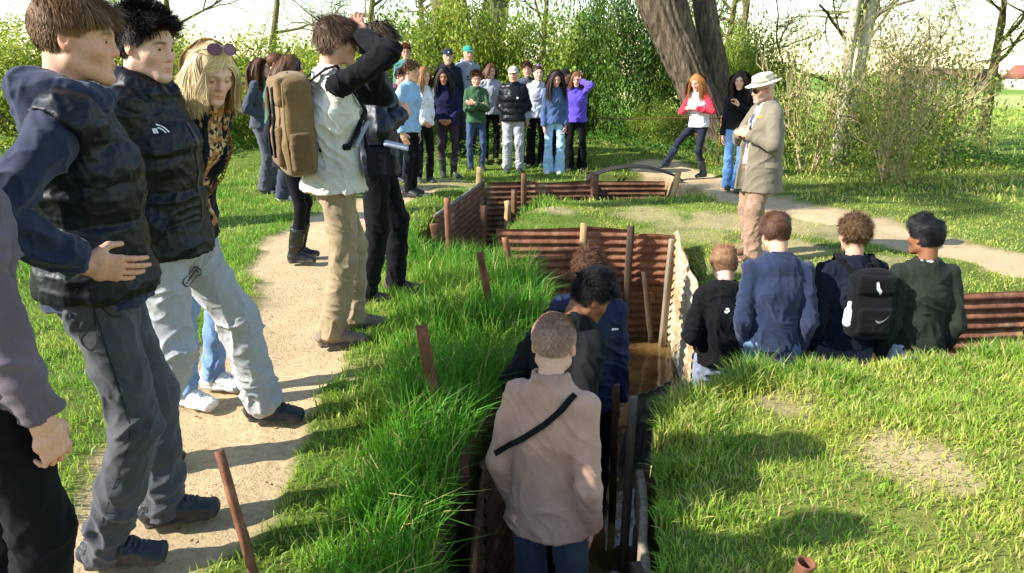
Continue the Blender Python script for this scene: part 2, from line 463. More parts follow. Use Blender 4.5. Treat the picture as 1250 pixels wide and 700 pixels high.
def skeleton(sp):
    H = sp['H']; J = {}
    sw = sp.get('sw', .083 if sp.get('fem') else .090) * H
    J['foot'] = {}
    fw = sp.get('stance', .055) * H
    feet = sp.get('feet', ((-fw, 0, 8), (fw, .0, -8)))     # (x, y, yaw) left, right
    gzl = sp['gz']
    for k, (fx, fy, fyaw) in zip('LR', [f[:3] for f in feet]):
        ex = feet['LR'.index(k)]
        z = gzl(fx, fy) + (ex[3] if len(ex) > 3 else 0)
        J['foot'][k] = (A(fx, fy, z), fyaw)
    ank = {k: J['foot'][k][0] + A(0, 0, .085 * H / 1.75) for k in 'LR'}
    th, sh = .245 * H, .24 * H
    P = A(*sp.get('pel', (0, 0)), .535 * H)
    if 'pel' not in sp:
        P[:2] = (ank['L'][:2] + ank['R'][:2]) / 2
    if 'pelz' in sp: P[2] = sp['pelz'] * H
    hx = .05 * H
    pyaw = sp.get('hipyaw', 0)
    Rp = rotz(pyaw)
    for _ in range(30):
        ok = True
        for k, s in (('L', -1), ('R', 1)):
            if np.linalg.norm(P + Rp @ A(s * hx, 0, 0) - ank[k]) > .996 * (th + sh): ok = False
        if ok: break
        P[2] -= .006 * H
    J['P'] = P; J['Rp'] = Rp
    for k, s in (('L', -1), ('R', 1)):
        hip = P + Rp @ A(s * hx, 0, 0); J['hip' + k] = hip
        fy = J['foot'][k][1]; kp = rotz(fy + pyaw * .5) @ A(s * .12, 1, 0)
        if 'kneepole' in sp and k in sp['kneepole']: kp = A(*sp['kneepole'][k])
        J['knee' + k], J['ank' + k] = ik(hip, ank[k], th, sh, kp)
    ln, sd, tw = sp.get('lean', 2), sp.get('side', 0), sp.get('twist', 0)
    Rh_ = Rp @ rotz(tw * .5) @ roty(sd * .5) @ rotx(-ln * .45); R = Rp @ rotz(tw) @ roty(sd) @ rotx(-ln)
    J['Rw'] = Rh_; J['R'] = R
    J['waist'] = P + Rh_ @ A(0, 0, .09 * H); J['chest'] = J['waist'] + R @ A(0, 0, .105 * H)
    J['neck'] = J['chest'] + R @ A(0, -.008 * H, .112 * H)
    hunch = sp.get('hunch', 0.0)
    shr = sp.get('shrug', {})
    for k, s in (('L', -1), ('R', 1)):
        J['sh' + k] = J['chest'] + R @ (A(s * sw, -.004 * H + hunch * .03, .082 * H) + A(*shr.get(k, (0, 0, 0))))
    pt, yw, rl = sp.get('head', (5, 0, 0))
    Rh = Rp @ rotz(yw + tw * .5) @ roty(rl) @ rotx(-pt); J['Rh'] = Rh
    hs = sp.get('hs', 1.0) * (H * .5 + 1.75 * .5) * .134 / .235; J['hs'] = hs
    nd = unit(R @ A(0, 0, 1) + unit(Rh @ A(0, .25, 1)) * .9)
    J['nd'] = nd
    J['head'] = J['neck'] + nd * .038 * H + Rh @ A(0, .018 * hs, .107 * hs)
    ua, fa = .186 * H, .155 * H
    mirror = lambda v: A(-v[0], v[1], v[2])
    for k, s in (('L', -1), ('R', 1)):
        spec = sp.get('arm' + k, 'hang')
        Sh = J['sh' + k]; cur = None
        body = lambda v: P + R @ A(*v) if False else None
        hang = lambda v: v
        if isinstance(spec, str):
            m = spec
            if m == 'hang': w = Sh + R @ A(s * .035, .02, 0) + A(0, .03, -(ua + fa) * .985); pole = R @ A(s * .5, -1, 0); d = (s * -.05, .12, -1); t = (0, 1, .1); cur = 35
            elif m == 'pocket': w = J['hip' + k] + Rp @ A(s * .092, .035, -.045 * H); pole = R @ A(s * .42, -1, 0); d = Rp @ A(-s * .2, .35, -1); t = Rp @ A(-s * .5, 1, 0); cur = 15
            elif m == 'pouch': w = P + Rp @ A(s * .095, .095, .045 * H); pole = R @ A(s * .6, -.9, -.2); d = Rp @ A(-s, .15, -.2); t = A(0, 0, 1); cur = 20
            elif m == 'clasp': w = P + Rp @ A(s * .075, .165, .005); pole = R @ A(s * .6, -.7, 0); d = Rp @ A(-s * .8, .15, -.55); t = Rp @ A(-s * .3, .6, .6); cur = 45
            elif m == 'chestclasp': w = J['chest'] + R @ A(s * .085, .19, -.05); pole = R @ A(s * 1, -.1, -1); d = R @ A(-s * .9, .3, .25); t = R @ A(0, -.3, 1); cur = 60
            elif m == 'fold':
                up = .02 if k == 'L' else -.025
                w = J['chest'] + R @ A(-s * .055, .165 + (.035 if k == 'L' else 0), -.055 + up); pole = R @ A(s * 1, .1, -1); d = R @ A(-s, -.12, .05); t = R @ A(0, 0, 1); cur = 25
            elif m == 'back': w = P + Rp @ A(s * .06, -.14, .05); pole = R @ A(s, -.3, 0); d = Rp @ A(-s * .7, 0, -.6); t = A(0, -1, 0); cur = 40
        else:
            w = (P + Rp @ A(*spec['p'])) if 'p' in spec else ((J['head'] + Rh @ (A(*spec['h']) * hs)) if 'h' in spec else (J['chest'] + R @ A(*spec['c'])))
            pole = R @ A(*spec.get('pole', (s, -.6, -.3))); d = spec.get('d'); t = spec.get('t', (0, 1, 0)); cur = spec.get('curl', 30)
        E, W = ik(Sh, w, ua, fa, pole)
        J['el' + k] = E; J['wr' + k] = W
        if d is None: d = W - E
        d = unit(d); t = np.asarray(t, float); t = unit(t - d * (t @ d))
        J['hand' + k] = (d, t, cur)
    return J

def put_hand(F, W, d, t, cur, s, sc, fine=True, kf=.005):
    n = np.cross(d, t) * (1 if s < 0 else -1)
    if isinstance(cur, (int, float)): cur = [cur] * 4
    F.put(seg(W - d * .01 * sc, W + d * .045 * sc, (.027 * sc, .017 * sc), (.037 * sc, .015 * sc), xa=t), .012)
    F.put(seg(W + d * .04 * sc, W + d * .088 * sc, (.037 * sc, .0145 * sc), (.041 * sc, .012 * sc), xa=t), .012)
    for i, (o, l) in enumerate(((.0305, .070), (.0105, .079), (-.0095, .073), (-.028, .057))):
        p = W + d * (.092 - abs(i - 1.2) * .004) * sc + t * o * sc; ang = cur[i] * .6; sp_ = (.9 - i * .6) * .06
        r = (.0088 if i < 3 else .0076) * sc
        for fr in (.45, .31, .26):
            a = math.radians(ang); dd = unit(d * math.cos(a) + n * math.sin(a) + t * sp_); q = p + dd * l * fr * sc
            F.put(seg(p, q, r, r * .93), kf); p = q; r *= .92; ang += cur[i] * .85
    p = W + d * .022 * sc + t * .026 * sc + n * .008 * sc; dd = unit(t * .62 + d * .72 + n * .35); q = p + dd * .046 * sc
    F.put(seg(p, q, .0145 * sc, .0105 * sc), .012)
    dd = unit(t * .15 + d * .95 + n * .38); q2 = q + dd * .034 * sc
    F.put(seg(q, q2, .0105 * sc, .0082 * sc), .006)

def put_head(F, o, R, hs, fem, eyes, jaw=1.0, mouth=0.0):
    def p(x, y, z): return o + R @ (A(x, y, z) * hs)
    E = lambda c, r, k=0, op='u', Rr=None: F.put(ell(p(*c), A(*r) * hs, R if Rr is None else R @ Rr), k * hs, op)
    Sg = lambda a, b, ra, rb=None, k=0, op='u', xa=None, sc=True: F.put(seg(p(*a), p(*b), np.asarray(ra) * hs if not np.isscalar(ra) else ra * hs, None if rb is None else (np.asarray(rb) * hs if not np.isscalar(rb) else rb * hs), xa=R @ A(1, 0, 0) if xa is None else xa), k * hs, op)
    j = jaw
    E((0, -.012, .032), (.0755, .097, .086))
    E((0, .026, -.02), (.0635, .066, .08), .035)
    for s in (-1, 1):
        Sg((s * .05 * j, -.0, -.062), (s * .016 * j, .074, -.1), .020, .017, .028)
        E((s * .043, .058, -.026), (.022, .022, .02), .03)
        Sg((s * .012, .088, .021), (s * .045, .073, .021), .0085 if not fem else .006, .008, .02)
    E((0, .083, -.101), (.018, .0155, .014), .022)
    E((0, .084, -.066), (.026, .014, .022), .03)
    for s in (-1, 1):
        E((s * .0315, .1, .002), (.0185, .022, .0125), .022, 's')
    for s in (-1, 1):                                              # lids over the eyeball
        E((s * .0315, .0745, .0005), (.0155, .0155, .0135), .006)
    Sg((0, .085, .016), (0, .103, -.026), (.007, .009), (.0095, .0095), .016)
    E((0, .1025, -.0285), (.0108, .0105, .009), .010)
    for s in (-1, 1):
        E((s * .0115, .0945, -.0335), (.0075, .0095, .0075), .008)
        E((s * .0065, .099, -.0405), (.0032, .005, .003), .003, 's')
    for s in (-1, 1):
        Sg((0, .0985, -.0605), (s * .022, .0865, -.064), (.006, .0048), (.003, .003), .006)
        Sg((0, .0965, -.0735), (s * .02, .0865, -.0705), (.0068, .0055), (.003, .003), .006)
        Sg((0, .105, -.067), (s * .024, .0905, -.0675), .0024, .0018, .003, 's')
    E((0, .1005, -.0845), (.016, .008, .006), .012, 's')
    for s in (-1, 1):                                              # ears
        Re = rotz(-s * 22) @ rotx(10)
        E((s * .0775, -.012, -.006), (.0095, .018, .031), .006, 'u', Re)
        E((s * .085, -.008, -.002), (.006, .010, .017), .004, 's', Re)
        E((s * .0735, -.004, -.03), (.007, .008, .009), .006)
    if eyes:                                                       # lid opening
        for s in (-1, 1):
            E((s * .032, .0945, eyes[1]), (.0135, .012, eyes[0]), .003, 's')

# ------------------------------------------------------------------ hair
def hair_region(q):
    """which scalp points (head space) carry hair"""
    return (q[:, 1] * .75 - q[:, 2] * .66 < .018 - .35 * np.maximum(np.abs(q[:, 0]) - .05, 0)) & (q[:, 2] > -.062) & ~((np.abs(q[:, 0]) > .055) & (q[:, 1] > -.03) & (q[:, 2] < .012))
HC0 = A(0, -.012, .032); HR0 = A(.0755, .097, .086)

def ribbons(Pts, width, outward, taper=True):
    """Pts (n,k,3) -> ribbon vertices and quads"""
    n, k, _ = Pts.shape
    d = np.gradient(Pts, axis=1); d /= np.linalg.norm(d, axis=2, keepdims=True) + 1e-9
    sdv = np.cross(d, outward); sdv /= np.linalg.norm(sdv, axis=2, keepdims=True) + 1e-9
    t = np.linspace(0, 1, k)[None, :, None]
    w = np.asarray(width).reshape(-1, 1, 1) * (1.0 - (.85 * t ** 2 if taper else 0)) * (.6 + .4 * np.minimum(t * 4, 1))
    V = np.stack([Pts - sdv * w, Pts + sdv * w], 2).reshape(-1, 3)
    i, j = np.meshgrid(np.arange(n), np.arange(k - 1), indexing='ij'); b = (i * k + j).ravel() * 2
    return V, np.stack([b, b + 1, b + 3, b + 2], 1)

def make_hair(person, J, st, col, fine, seed, hvox):
    o, R, hs = J['head'], J['Rh'], J['hs']; rg = np.random.default_rng(seed)
    col = A(*col[:3])
    style = st['style']; mb = MB()
    th = st.get('th', {'buzz': .0015, 'short': .006, 'curly': .012, 'mop': .014, 'fringe': .010, 'long': .012, 'pony': .008, 'under': .009}[style])
    # under-shell
    lo = o - .2 * hs; hi = o + .2 * hs
    F = Field(lo, hi, hvox)
    up = .010 if style in ('mop', 'curly', 'fringe', 'under') else .004
    F.put(ell(o + R @ ((HC0 + A(0, -.002, up * .5)) * hs), (HR0 + th * .45) * hs, R))
    pl = o + R @ (A(0, .0, 0) * hs)
    n = R @ unit((0, .75, -.66))
    hl = st.get('hl', .016)
    F.put(halfspace(o + n * (hl + .0) * hs, -n, lo, hi), .012 * hs, 's')
    F.put(halfspace(o + R @ A(0, 0, -.066) * hs, R @ A(0, -.35, 1), lo, hi), .01, 's')
    for s in (-1, 1):
        F.put(ell(o + R @ (A(s * .085, .022, -.028) * hs), A(.03, .052, .046) * hs, R), .008, 's')
    m = F.mesh() if style != 'buzz' or 'th' in st else None
    if m is not None:
        V, Q, _ = m
        N = vnormals(V, Q); L = (V - o) @ R / hs
        sc = (.02, .05, .05) if style != 'curly' else .02
        V = V + N * ((vnoise(L, sc, seed % 17) * .5 + vnoise(L, np.asarray(sc) * .45, 5) * .3) * th * .4)[:, None]
        c = col * (.62 + .22 * vnoise(L, .03, 3) + .15 * vnoise(L, (.006, .03, .03), 4))[:, None]
        if style == 'buzz': c = col * (.9 + .1 * vnoise(L, .01, 3))[:, None]
        mb.raw(V, Q, None, np.clip(c, 0, 1))
    # strands
    N_ = st.get('n', 6500 if fine else 900)
    if style == 'buzz': N_ = 9000 if fine and 'th' not in st else 0
    if N_:
        K = 9 if style in ('long', 'pony') else 6
        u = rg.normal(size=(N_ * 5, 3)); u /= np.linalg.norm(u, axis=1)[:, None]
        q = HC0 + u * (HR0 + .001 + th * .35) + A(0, 0, up * .5); ok = hair_region(q); q = q[ok][:N_]; u = u[ok][:N_]; nn = len(q)
        nr = u / HR0; nr /= np.linalg.norm(nr, axis=1)[:, None]
        top = sstep(.03, .075, q[:, 2])
        cur = st.get('curl', {'curly': .9, 'mop': .3, 'fringe': .22, 'short': .25, 'long': .08, 'pony': .04, 'under': .24, 'buzz': .2}[style])
        if style == 'buzz': ln = rg.uniform(.005, .009, nn) * (.4 + .6 * sstep(-.05, .03, q[:, 2])); base = nr + A(0, .1, -.35)
        elif style == 'curly': ln = rg.uniform(.035, .06, nn); base = nr * .9 + A(0, .2, .1)
        elif style == 'short': ln = .030 + .026 * top * rg.uniform(.6, 1.3, nn); base = nr * .42 + A(0, .35, -.4)[None] * (1 - top)[:, None] + A(.2, .75, .2)[None] * top[:, None]
        elif style == 'mop': ln = .03 + .05 * rg.uniform(.5, 1.2, nn) * (.5 + .5 * top); base = nr * .55 + A(0, .35, -.35)
        elif style == 'fringe': ln = (.026 + .030 * top * rg.uniform(.5, 1.25, nn)); base = nr * .7 + A(.25, .5, .45)[None] * top[:, None] + A(0, .1, -.7)[None] * (1 - top)[:, None]
        elif style == 'under': ln = .014 + .058 * sstep(.04, .07, q[:, 2]) * rg.uniform(.7, 1.15, nn); base = nr * .3 + np.stack([np.sign(q[:, 0] + .012) * .45 * top, .45 * top + .1, .3 * top - .6 * (1 - top)], 1)
        elif style == 'long':
            ln = st.get('len', .40) * rg.uniform(.75, 1.08, nn); sgn = np.sign(q[:, 0] + st.get('part', .0) + rg.normal(size=nn) * .004)
            base = nr * .25 + np.stack([sgn * .6, -.42 + 0 * sgn, -.4 + 0 * sgn], 1) * .9
        elif style == 'pony':
            ln = np.full(nn, .16); base = A(0, -1, .12) + nr * .05
        d = base / np.linalg.norm(base, axis=1)[:, None]
        Pt = [q.copy()]; p = q.copy()
        long_ = style == 'long'
        Rw = R.T
        gz_ = Rw @ A(0, 0, -1)
        torso = ((J['chest'] - o) @ R) / hs
        tR = A(.175, .135, .2) * (1.05 + st.get('ease', 0))
        Tm = J['R'].T @ R                        # head space -> torso space
        for i in range(K - 1):
            step = ln / (K - 1)
            rn = rg.normal(size=(nn, 3)) * cur * .45
            if style == 'curly': rn += np.cross(d, vnoise_vec(p, .018, seed)) * 1.6
            elif cur > .1: rn += vnoise_vec(p, .05, seed) * cur
            if long_: rn += vnoise_vec(p, .045, seed) * st.get('wave', .28)
            gw = {'long': .62, 'pony': .0, 'mop': .22, 'fringe': .16, 'under': .30}.get(style, .08)
            d = d + rn + gz_ * gw
            if style == 'pony':
                tgt = A(0, -.125, .045) - p; d = d * .4 + tgt / (np.linalg.norm(tgt, axis=1)[:, None] + 1e-6)
            d /= np.linalg.norm(d, axis=1)[:, None]
            p = p + d * step[:, None]
            for _ in range(2):
                e = (p - HC0) / (HR0 + .006 + th * .35); l = np.linalg.norm(e, axis=1); ins = l < 1
                p[ins] = HC0 + (p[ins] - HC0) / l[ins][:, None]
                if long_:
                    # stay off the face and off the shoulders
                    f = (p[:, 1] > .03) & (np.abs(p[:, 0]) < .058) & (p[:, 2] < .055)
                    p[f, 0] = np.sign(p[f, 0] + 1e-6) * (.058 + .01 * rg.random(f.sum())); p[f, 1] = np.minimum(p[f, 1], .075)
                    e = (p - torso) @ Tm.T / tR; l = np.linalg.norm(e, axis=1); ins = l < 1
                    e[ins] *= 1.0 / l[ins][:, None]
                    p[ins] = torso + (e[ins] * tR) @ Tm
            Pt.append(p.copy())
        Pt = np.stack(Pt, 1)
        outw = Pt - (HC0 if not long_ else A(0, 0, 0)); 
        if long_: outw = outw * A(1, 1, .15)
        Wd = (.0013 if fine else .0042) * rg.uniform(.7, 1.4, nn) * (1.5 if style in ('long', 'pony') else 1)
        V, Q = ribbons(Pt, Wd, outw)
        V = o + (V * hs) @ R.T
        cc = col * (rg.uniform(.55, 1.35, nn)[:, None]) * (1 + rg.normal(size=(nn, 3)) * .03)
        cc = np.repeat(cc, K * 2, axis=0)
        mb.raw(V, Q, None, np.clip(cc, 0, 1))
    if style == 'pony':                                   # the tail itself
        nn = 700 if fine else 260; K = 9
        st0 = A(0, -.118, .045) + rg.normal(size=(nn, 3)) * .009; d = np.tile(A(0, -.9, .2), (nn, 1)) + rg.normal(size=(nn, 3)) * .15
        p = st0.copy(); Pt = [p.copy()]; gz_ = R.T @ A(0, 0, -1)
        for i in range(K - 1):
            d = d + gz_ * .9 + rg.normal(size=(nn, 3)) * .05; d /= np.linalg.norm(d, axis=1)[:, None]
            p = p + d * (st.get('len', .34) / (K - 1)) * rg.uniform(.8, 1.1, nn)[:, None]
            p[:, 1] = np.minimum(p[:, 1], -.085); Pt.append(p.copy())
        Pt = np.stack(Pt, 1); V, Q = ribbons(Pt, np.full(nn, .004), rg.normal(size=Pt.shape) * .3 + A(0, -1, 0))
        V = o + (V * hs) @ R.T
        mb.raw(V, Q, None, np.repeat(np.clip(col * rg.uniform(.55, 1.35, nn)[:, None], 0, 1), K * 2, axis=0))
    if not mb.V: return None
    me = mb.data('hair', HAIR, True)
    return link('hair', me, person)
def vnoise_vec(p, sc, seed):
    return np.stack([vnoise(p + 3.1 * k, sc, (seed + k) % 13) for k in range(3)], 1)
# ------------------------------------------------------------------ clothes, shoes, whole person
def mats_of(lst): return [m for m in lst]

def make_top(person, sp, J, t, vox, seed):
    H = sp['H']; e = t.get('e', .022); b = sp.get('build', 1.0); R, Rp = J['R'], J['Rp']; P = J['P']
    bx = R @ A(1, 0, 0); px = Rp @ A(1, 0, 0)
    pts = [J[k + s] for k in ('sh', 'el', 'wr') for s in 'LR'] + [P, J['neck'], J['head']]
    lo = np.min(pts, 0) - .30; hi = np.max(pts, 0) + .22
    lo[2] = max(lo[2], P[2] + t.get('hem', -.03) * H - .03) if t.get('arms', 1) and min(J['wrL'][2], J['wrR'][2]) > P[2] + t.get('hem', -.03) * H else lo[2]
    lo[2] = min(lo[2], P[2] + t.get('hem', -.03) * H - .03)
    F = Field(lo, hi, vox)
    q = t.get('quilt'); qa = t.get('qamp', .016)
    belly = sp.get('belly', 0)
    hem = P + Rp @ A(0, 0, t.get('hem', -.03) * H)
    L0 = np.linalg.norm(J['waist'] - hem); L1 = np.linalg.norm(J['chest'] - J['waist'])
    qq = lambda s0: (q, qa, s0) if q else None
    hw = t.get('hemw', 0)
    F.put(seg(hem, J['waist'], ((.084 * H + e + .010 + hw) * b, (.066 * H + e + .010 + hw) * b), ((.074 * H + e) * b, (.056 * H + e) * b + belly), xa=px, flat=1, quilt=qq(0)))
    F.put(seg(J['waist'], J['chest'], ((.074 * H + e) * b, (.056 * H + e) * b + belly), ((.081 * H + e) * b, (.061 * H + e) * b), xa=bx, quilt=qq(L0)), .03)
    F.put(seg(J['chest'], J['chest'] + R @ A(0, -.004 * H, .072 * H), ((.081 * H + e) * b, (.061 * H + e) * b), ((.062 * H + e * .6) * b, (.049 * H + e * .5) * b), xa=bx, quilt=qq(L0 + L1)), .05)
    if sp.get('bust'):
        for s in (-1, 1): F.put(ell(J['chest'] + R @ A(s * .045 * H, .052 * H, .005 * H), .04 * H), .04)
    for k, s in (('L', -1), ('R', 1)):
        F.put(seg(J['sh' + k] + R @ A(-s * .012, 0, -.01), J['neck'] + R @ A(s * .02, 0, -.005), .036 + e * .4, .036 + e * .2), .085)
        ar = t.get('ar', 1.0)
        r0, r1, r2 = (.045 * H / 1.75 * b + e * .6) * ar, (.037 * H / 1.75 * b + e * .62) * ar, (.031 * H / 1.75 + e * .45) * ar
        Sh, E, W = J['sh' + k], J['el' + k], J['wr' + k]
        if t.get('arms', 1):
            if t.get('short'):
                F.put(seg(Sh, Sh + (E - Sh) * .62, r0, r0 * .95, flat=2), .03, t=1)
            else:
                sl = np.linalg.norm(E - Sh)
                F.put(seg(Sh, E, r0, r1, quilt=(q, qa * .8, 0) if q else None), .016, t=1)
                wl_ = W - unit(W - E) * .012
                F.put(seg(E, wl_, r1, r2 * 1.12, flat=2, quilt=(q, qa * .8, sl) if q else None), .012, t=1)
                if t.get('cuff', 1): F.put(seg(wl_ - unit(W - E) * .045, wl_ + unit(W - E) * .006, r2 * .92, r2 * .86, flat=3), .006, t=3)
        else:
            F.put(seg(Sh, Sh + (E - Sh) * .12, r0 * 1.18, r0 * 1.15, flat=2), .035, t=1)
    nd = J['nd']; c = t.get('collar', .012)
    cr = t.get('cr', .062) * H / 1.75
    base = J['neck'] - nd * .022
    if c > 0:
        F.put(seg(base, J['neck'] + nd * c, (cr + .010, cr + .008), (cr + .004, cr + .002), xa=bx, flat=2), .035, t=2)
        F.put(seg(J['neck'] + nd * (c - .025), J['neck'] + nd * (c + .08), cr - .007, cr - .004, xa=bx), .004, 's')
    if t.get('hood'):
        hr = t.get('hoodr', .034); n = 11
        arc = []
        for i in range(n):
            a = math.radians(-150 + 300 * i / (n - 1)); up = .018 + .028 * math.cos(a)
            rad = .088 + .02 * (math.cos(a) > 0) * math.cos(a)
            arc.append(J['neck'] + R @ (A(math.sin(a) * .086, -math.cos(a) * rad + .012, up) * (H / 1.75)))
        for i in range(n - 1):
            k0 = .6 + .4 * math.cos(math.radians(-150 + 300 * i / (n - 1)))
            F.put(seg(arc[i], arc[i + 1], hr * (.72 + .45 * k0), hr * (.72 + .45 * k0)), .022, t=2)
        F.put(ell(J['neck'] + R @ A(0, -.085, -.045), A(.105, .036, .085) * H / 1.75 * (hr / .034), R @ rotx(12)), .03, t=2)
        F.put(ell(J['neck'] + R @ A(0, -.078, .062), A(.058, .032, .036) * H / 1.75, R), .02, 's')
    if t.get('open'):
        ro, rb_, zb = t['open']
        F.put(seg(J['neck'] + R @ A(0, .10, .03), J['chest'] + R @ A(0, .17, -.02), ro, (ro + rb_) / 2), .008, 's')
        F.put(seg(J['chest'] + R @ A(0, .17, -.02), P + Rp @ A(0, .17, zb * H), (ro + rb_) / 2, rb_), .008, 's')
    V, Q, tg = F.mesh()
    if q:
        V = folds(V, Q, t.get('fold', .004), .09, seed); V = folds(V, Q, .0045, .04, seed + 5)
    else:
        V = folds(V, Q, t.get('fold', .009), t.get('fsc', .06), seed, tilt=.8)
    V = relax(V, Q, 1, .4)
    m0 = t['m']; ml = [m0, t.get('ms', m0), t.get('mc', t.get('ms', m0) if t.get('hoodlike') else m0), t.get('mcuff', t.get('ms', m0))]
    me = mesh_np(t.get('name', 'sweater'), V, Q, None, True, None, ml, tg[Q[:, 0]])
    o = link(t.get('name', 'sweater'), me, person)
    return o, V, Q

TROUS = {'jeans': (.012, .086, .067, .064), 'joggers': (.018, .098, .082, .068), 'leggings': (.004, .077, .052, .045), 'baggy': (.016, .096, .085, .09),
         'flared': (.008, .081, .062, .092), 'chino': (.015, .091, .074, .068), 'suit': (.018, .098, .086, .084), 'slim': (.008, .08, .058, .052)}
def make_trousers(person, sp, J, t, vox, seed):
    H = sp['H']; g = H / 1.75; b = sp.get('build', 1.0); e, r0, r1, r2 = TROUS[t['kind']]; P, Rp = J['P'], J['Rp']; px = Rp @ A(1, 0, 0)
    r0, r1, r2 = r0 * g, r1 * g, r2 * g
    pts = [J[k + s] for k in ('hip', 'knee', 'ank') for s in 'LR'] + [J['waist']]
    F = Field(np.min(pts, 0) - .2, np.max(pts, 0) + .2, vox)
    top = P + Rp @ A(0, 0, .055 * H)
    F.put(seg(top, P - A(0, 0, .02), ((.076 * H + e) * b, (.056 * H + e) * b), ((.084 * H + e) * b, (.061 * H + e) * b), xa=px, flat=1))
    F.put(ell(P + Rp @ A(0, -.022, -.04), A(.076 * H + e, .045 * H + e, .06 * H) * b), .03)
    for k, s in (('L', -1), ('R', 1)):
        hip = J['hip' + k] + Rp @ A(s * .004, 0, -.02)
        F.put(seg(hip, J['knee' + k], (r0, r0 * 1.04), r1), .035 if t['kind'] != 'leggings' else .02)
        an = J['ank' + k]; end = an + unit(an - J['knee' + k]) * t.get('drop', .03) * g
        if t['kind'] == 'joggers':
            sh = J['knee' + k] + (end - J['knee' + k]) * .86
            F.put(seg(J['knee' + k], sh, r1, r1 * .95), .03); F.put(seg(sh, end, r2 * .95, r2 * .72, flat=2), .025)
        else:
            md = J['knee' + k] + (end - J['knee' + k]) * .45
            rm = (r1 + r2) / 2 if t['kind'] != 'leggings' else r1 * .98
            F.put(seg(J['knee' + k], md, r1, rm), .03); F.put(seg(md, end, rm, r2, flat=2), .03)
    V, Q, tg = F.mesh()
    w = np.full(len(V), .55)
    for k in 'LR':
        w = np.maximum(w, 1.25 * np.exp(-((V[:, 2] - J['ank' + k][2] - .06) / .11) ** 2)); w = np.maximum(w, 1.0 * np.exp(-((V[:, 2] - J['knee' + k][2]) / .08) ** 2))
    w = np.maximum(w, .9 * np.exp(-((V[:, 2] - P[2] + .08) / .08) ** 2))
    amp = t.get('fold', {'leggings': .003, 'joggers': .013, 'suit': .01, 'baggy': .013}.get(t['kind'], .009))
    V = folds(V, Q, amp, t.get('fsc', .05), seed + 4, w, tilt=.45)
    V = relax(V, Q, 1, .4)
    o = link('trousers', mesh_np('trousers', V, Q, None, True, None, [t['m']]), person)
    return o, V, Q

def add_laces(shoe, pos, R, g):
    mb = MB()
    for i in range(5):
        y = .035 + .016 * i; zt = .093 - (y - .03) * .31
        for a in (-1, 1):
            mb.tube([pos + R @ (A(-.021 * a, y - .004, zt - .008) * g), pos + R @ (A(0, y, zt + .003) * g), pos + R @ (A(.021 * a, y + .004, zt - .008) * g)], .0028, 5)
    mb.build('laces', plain('shoe_lace', S(70, 68, 66), .8), shoe, True)
def make_shoe(person, sp, J, k, t, vox, seed):
    H = sp['H']; g = t.get('size', 1.0) * (H / 1.75) ** .8; pos, yaw = J['foot'][k]
    yaw = yaw + sp.get('hipyaw', 0) * 0
    R = rotz(yaw); s = -1 if k == 'L' else 1
    ftilt = t.get('pitch', {}).get(k, 0)
    R = R @ rotx(ftilt)
    p = lambda x, y, z: pos + R @ (A(x, y, z) * g)
    kind = t['kind']
    hi_ = .42 if kind == 'welly' else .2
    lo = pos - A(.3, .3, .06); hi = pos + A(.3, .3, hi_)
    F = Field(lo, hi, vox); x = R @ A(1, 0, 0)
    v = min(vox, 9)
    # sole
    F.put(seg(p(0, -.055, .016), p(0, .05, .016), (.037 * g, .016 * g), (.037 * g, .016 * g), xa=x), 0, t=1)
    F.put(seg(p(0, .03, .016), p(-s * .006, .145, .018), (.037 * g, .016 * g), (.047 * g, .016 * g), xa=x), .01, t=1)
    # upper
    F.put(seg(p(0, -.048, .05), p(0, .05, .052), (.036 * g, .038 * g), (.038 * g, .036 * g), xa=x), .006)
    F.put(seg(p(0, .04, .055), p(-s * .006, .148, .034), (.038 * g, .034 * g), (.043 * g, .021 * g), xa=x), .012)
    if kind == 'welly':
        an = p(0, -.022, .06); kn = J['knee' + k]; up = an + unit(kn - an) * t.get('h', .27) * g
        F.put(seg(an, up, (.047 * g, .05 * g), (.066 * g, .068 * g), xa=x, flat=2), .03)
    else:
        an = p(0, -.024, .06); kn = J['knee' + k]; up = an + unit(kn - an) * (.085 if kind == 'boot' else .035) * g
        F.put(seg(an, up, (.041 * g, .05 * g), (.042 * g, .048 * g), xa=x, flat=2), .02)
    F.put(halfspace(pos + A(0, 0, .002), R @ A(0, 0, 1), lo, hi), 0, 's')
    V, Q, tg = F.mesh()
    L = (V - pos) @ R / g
    if kind != 'welly' and vox < .006:                          # laces and panels as relief
        N = vnormals(V, Q); up_ = np.clip(N @ (R @ A(0, 0, 1)), 0, 1); zone = (L[:, 1] > .02) & (L[:, 1] < .105) & (np.abs(L[:, 0]) < .024)
        V = V + N * (zone * up_ * .004 * (np.sin(L[:, 1] * 2 * math.pi / .016) > 0))[:, None]
        V = folds(V, Q, .0035, .03, seed)
    else: V = folds(V, Q, .004, .05, seed)
    so = t.get('sole', plain('sole_rubber', S(58, 54, 50), .7, bump=.4, bscale=120))
    sh_ = link('shoe' if kind != 'welly' else 'wellington_boot', mesh_np('shoe', V, Q, None, True, None, [t['m'], so], (tg[Q[:, 0]] == 1).astype(int)), person)
    if kind != 'welly' and sp.get('fine') and 'z' not in sp: add_laces(sh_, pos, R, g)
    return sh_

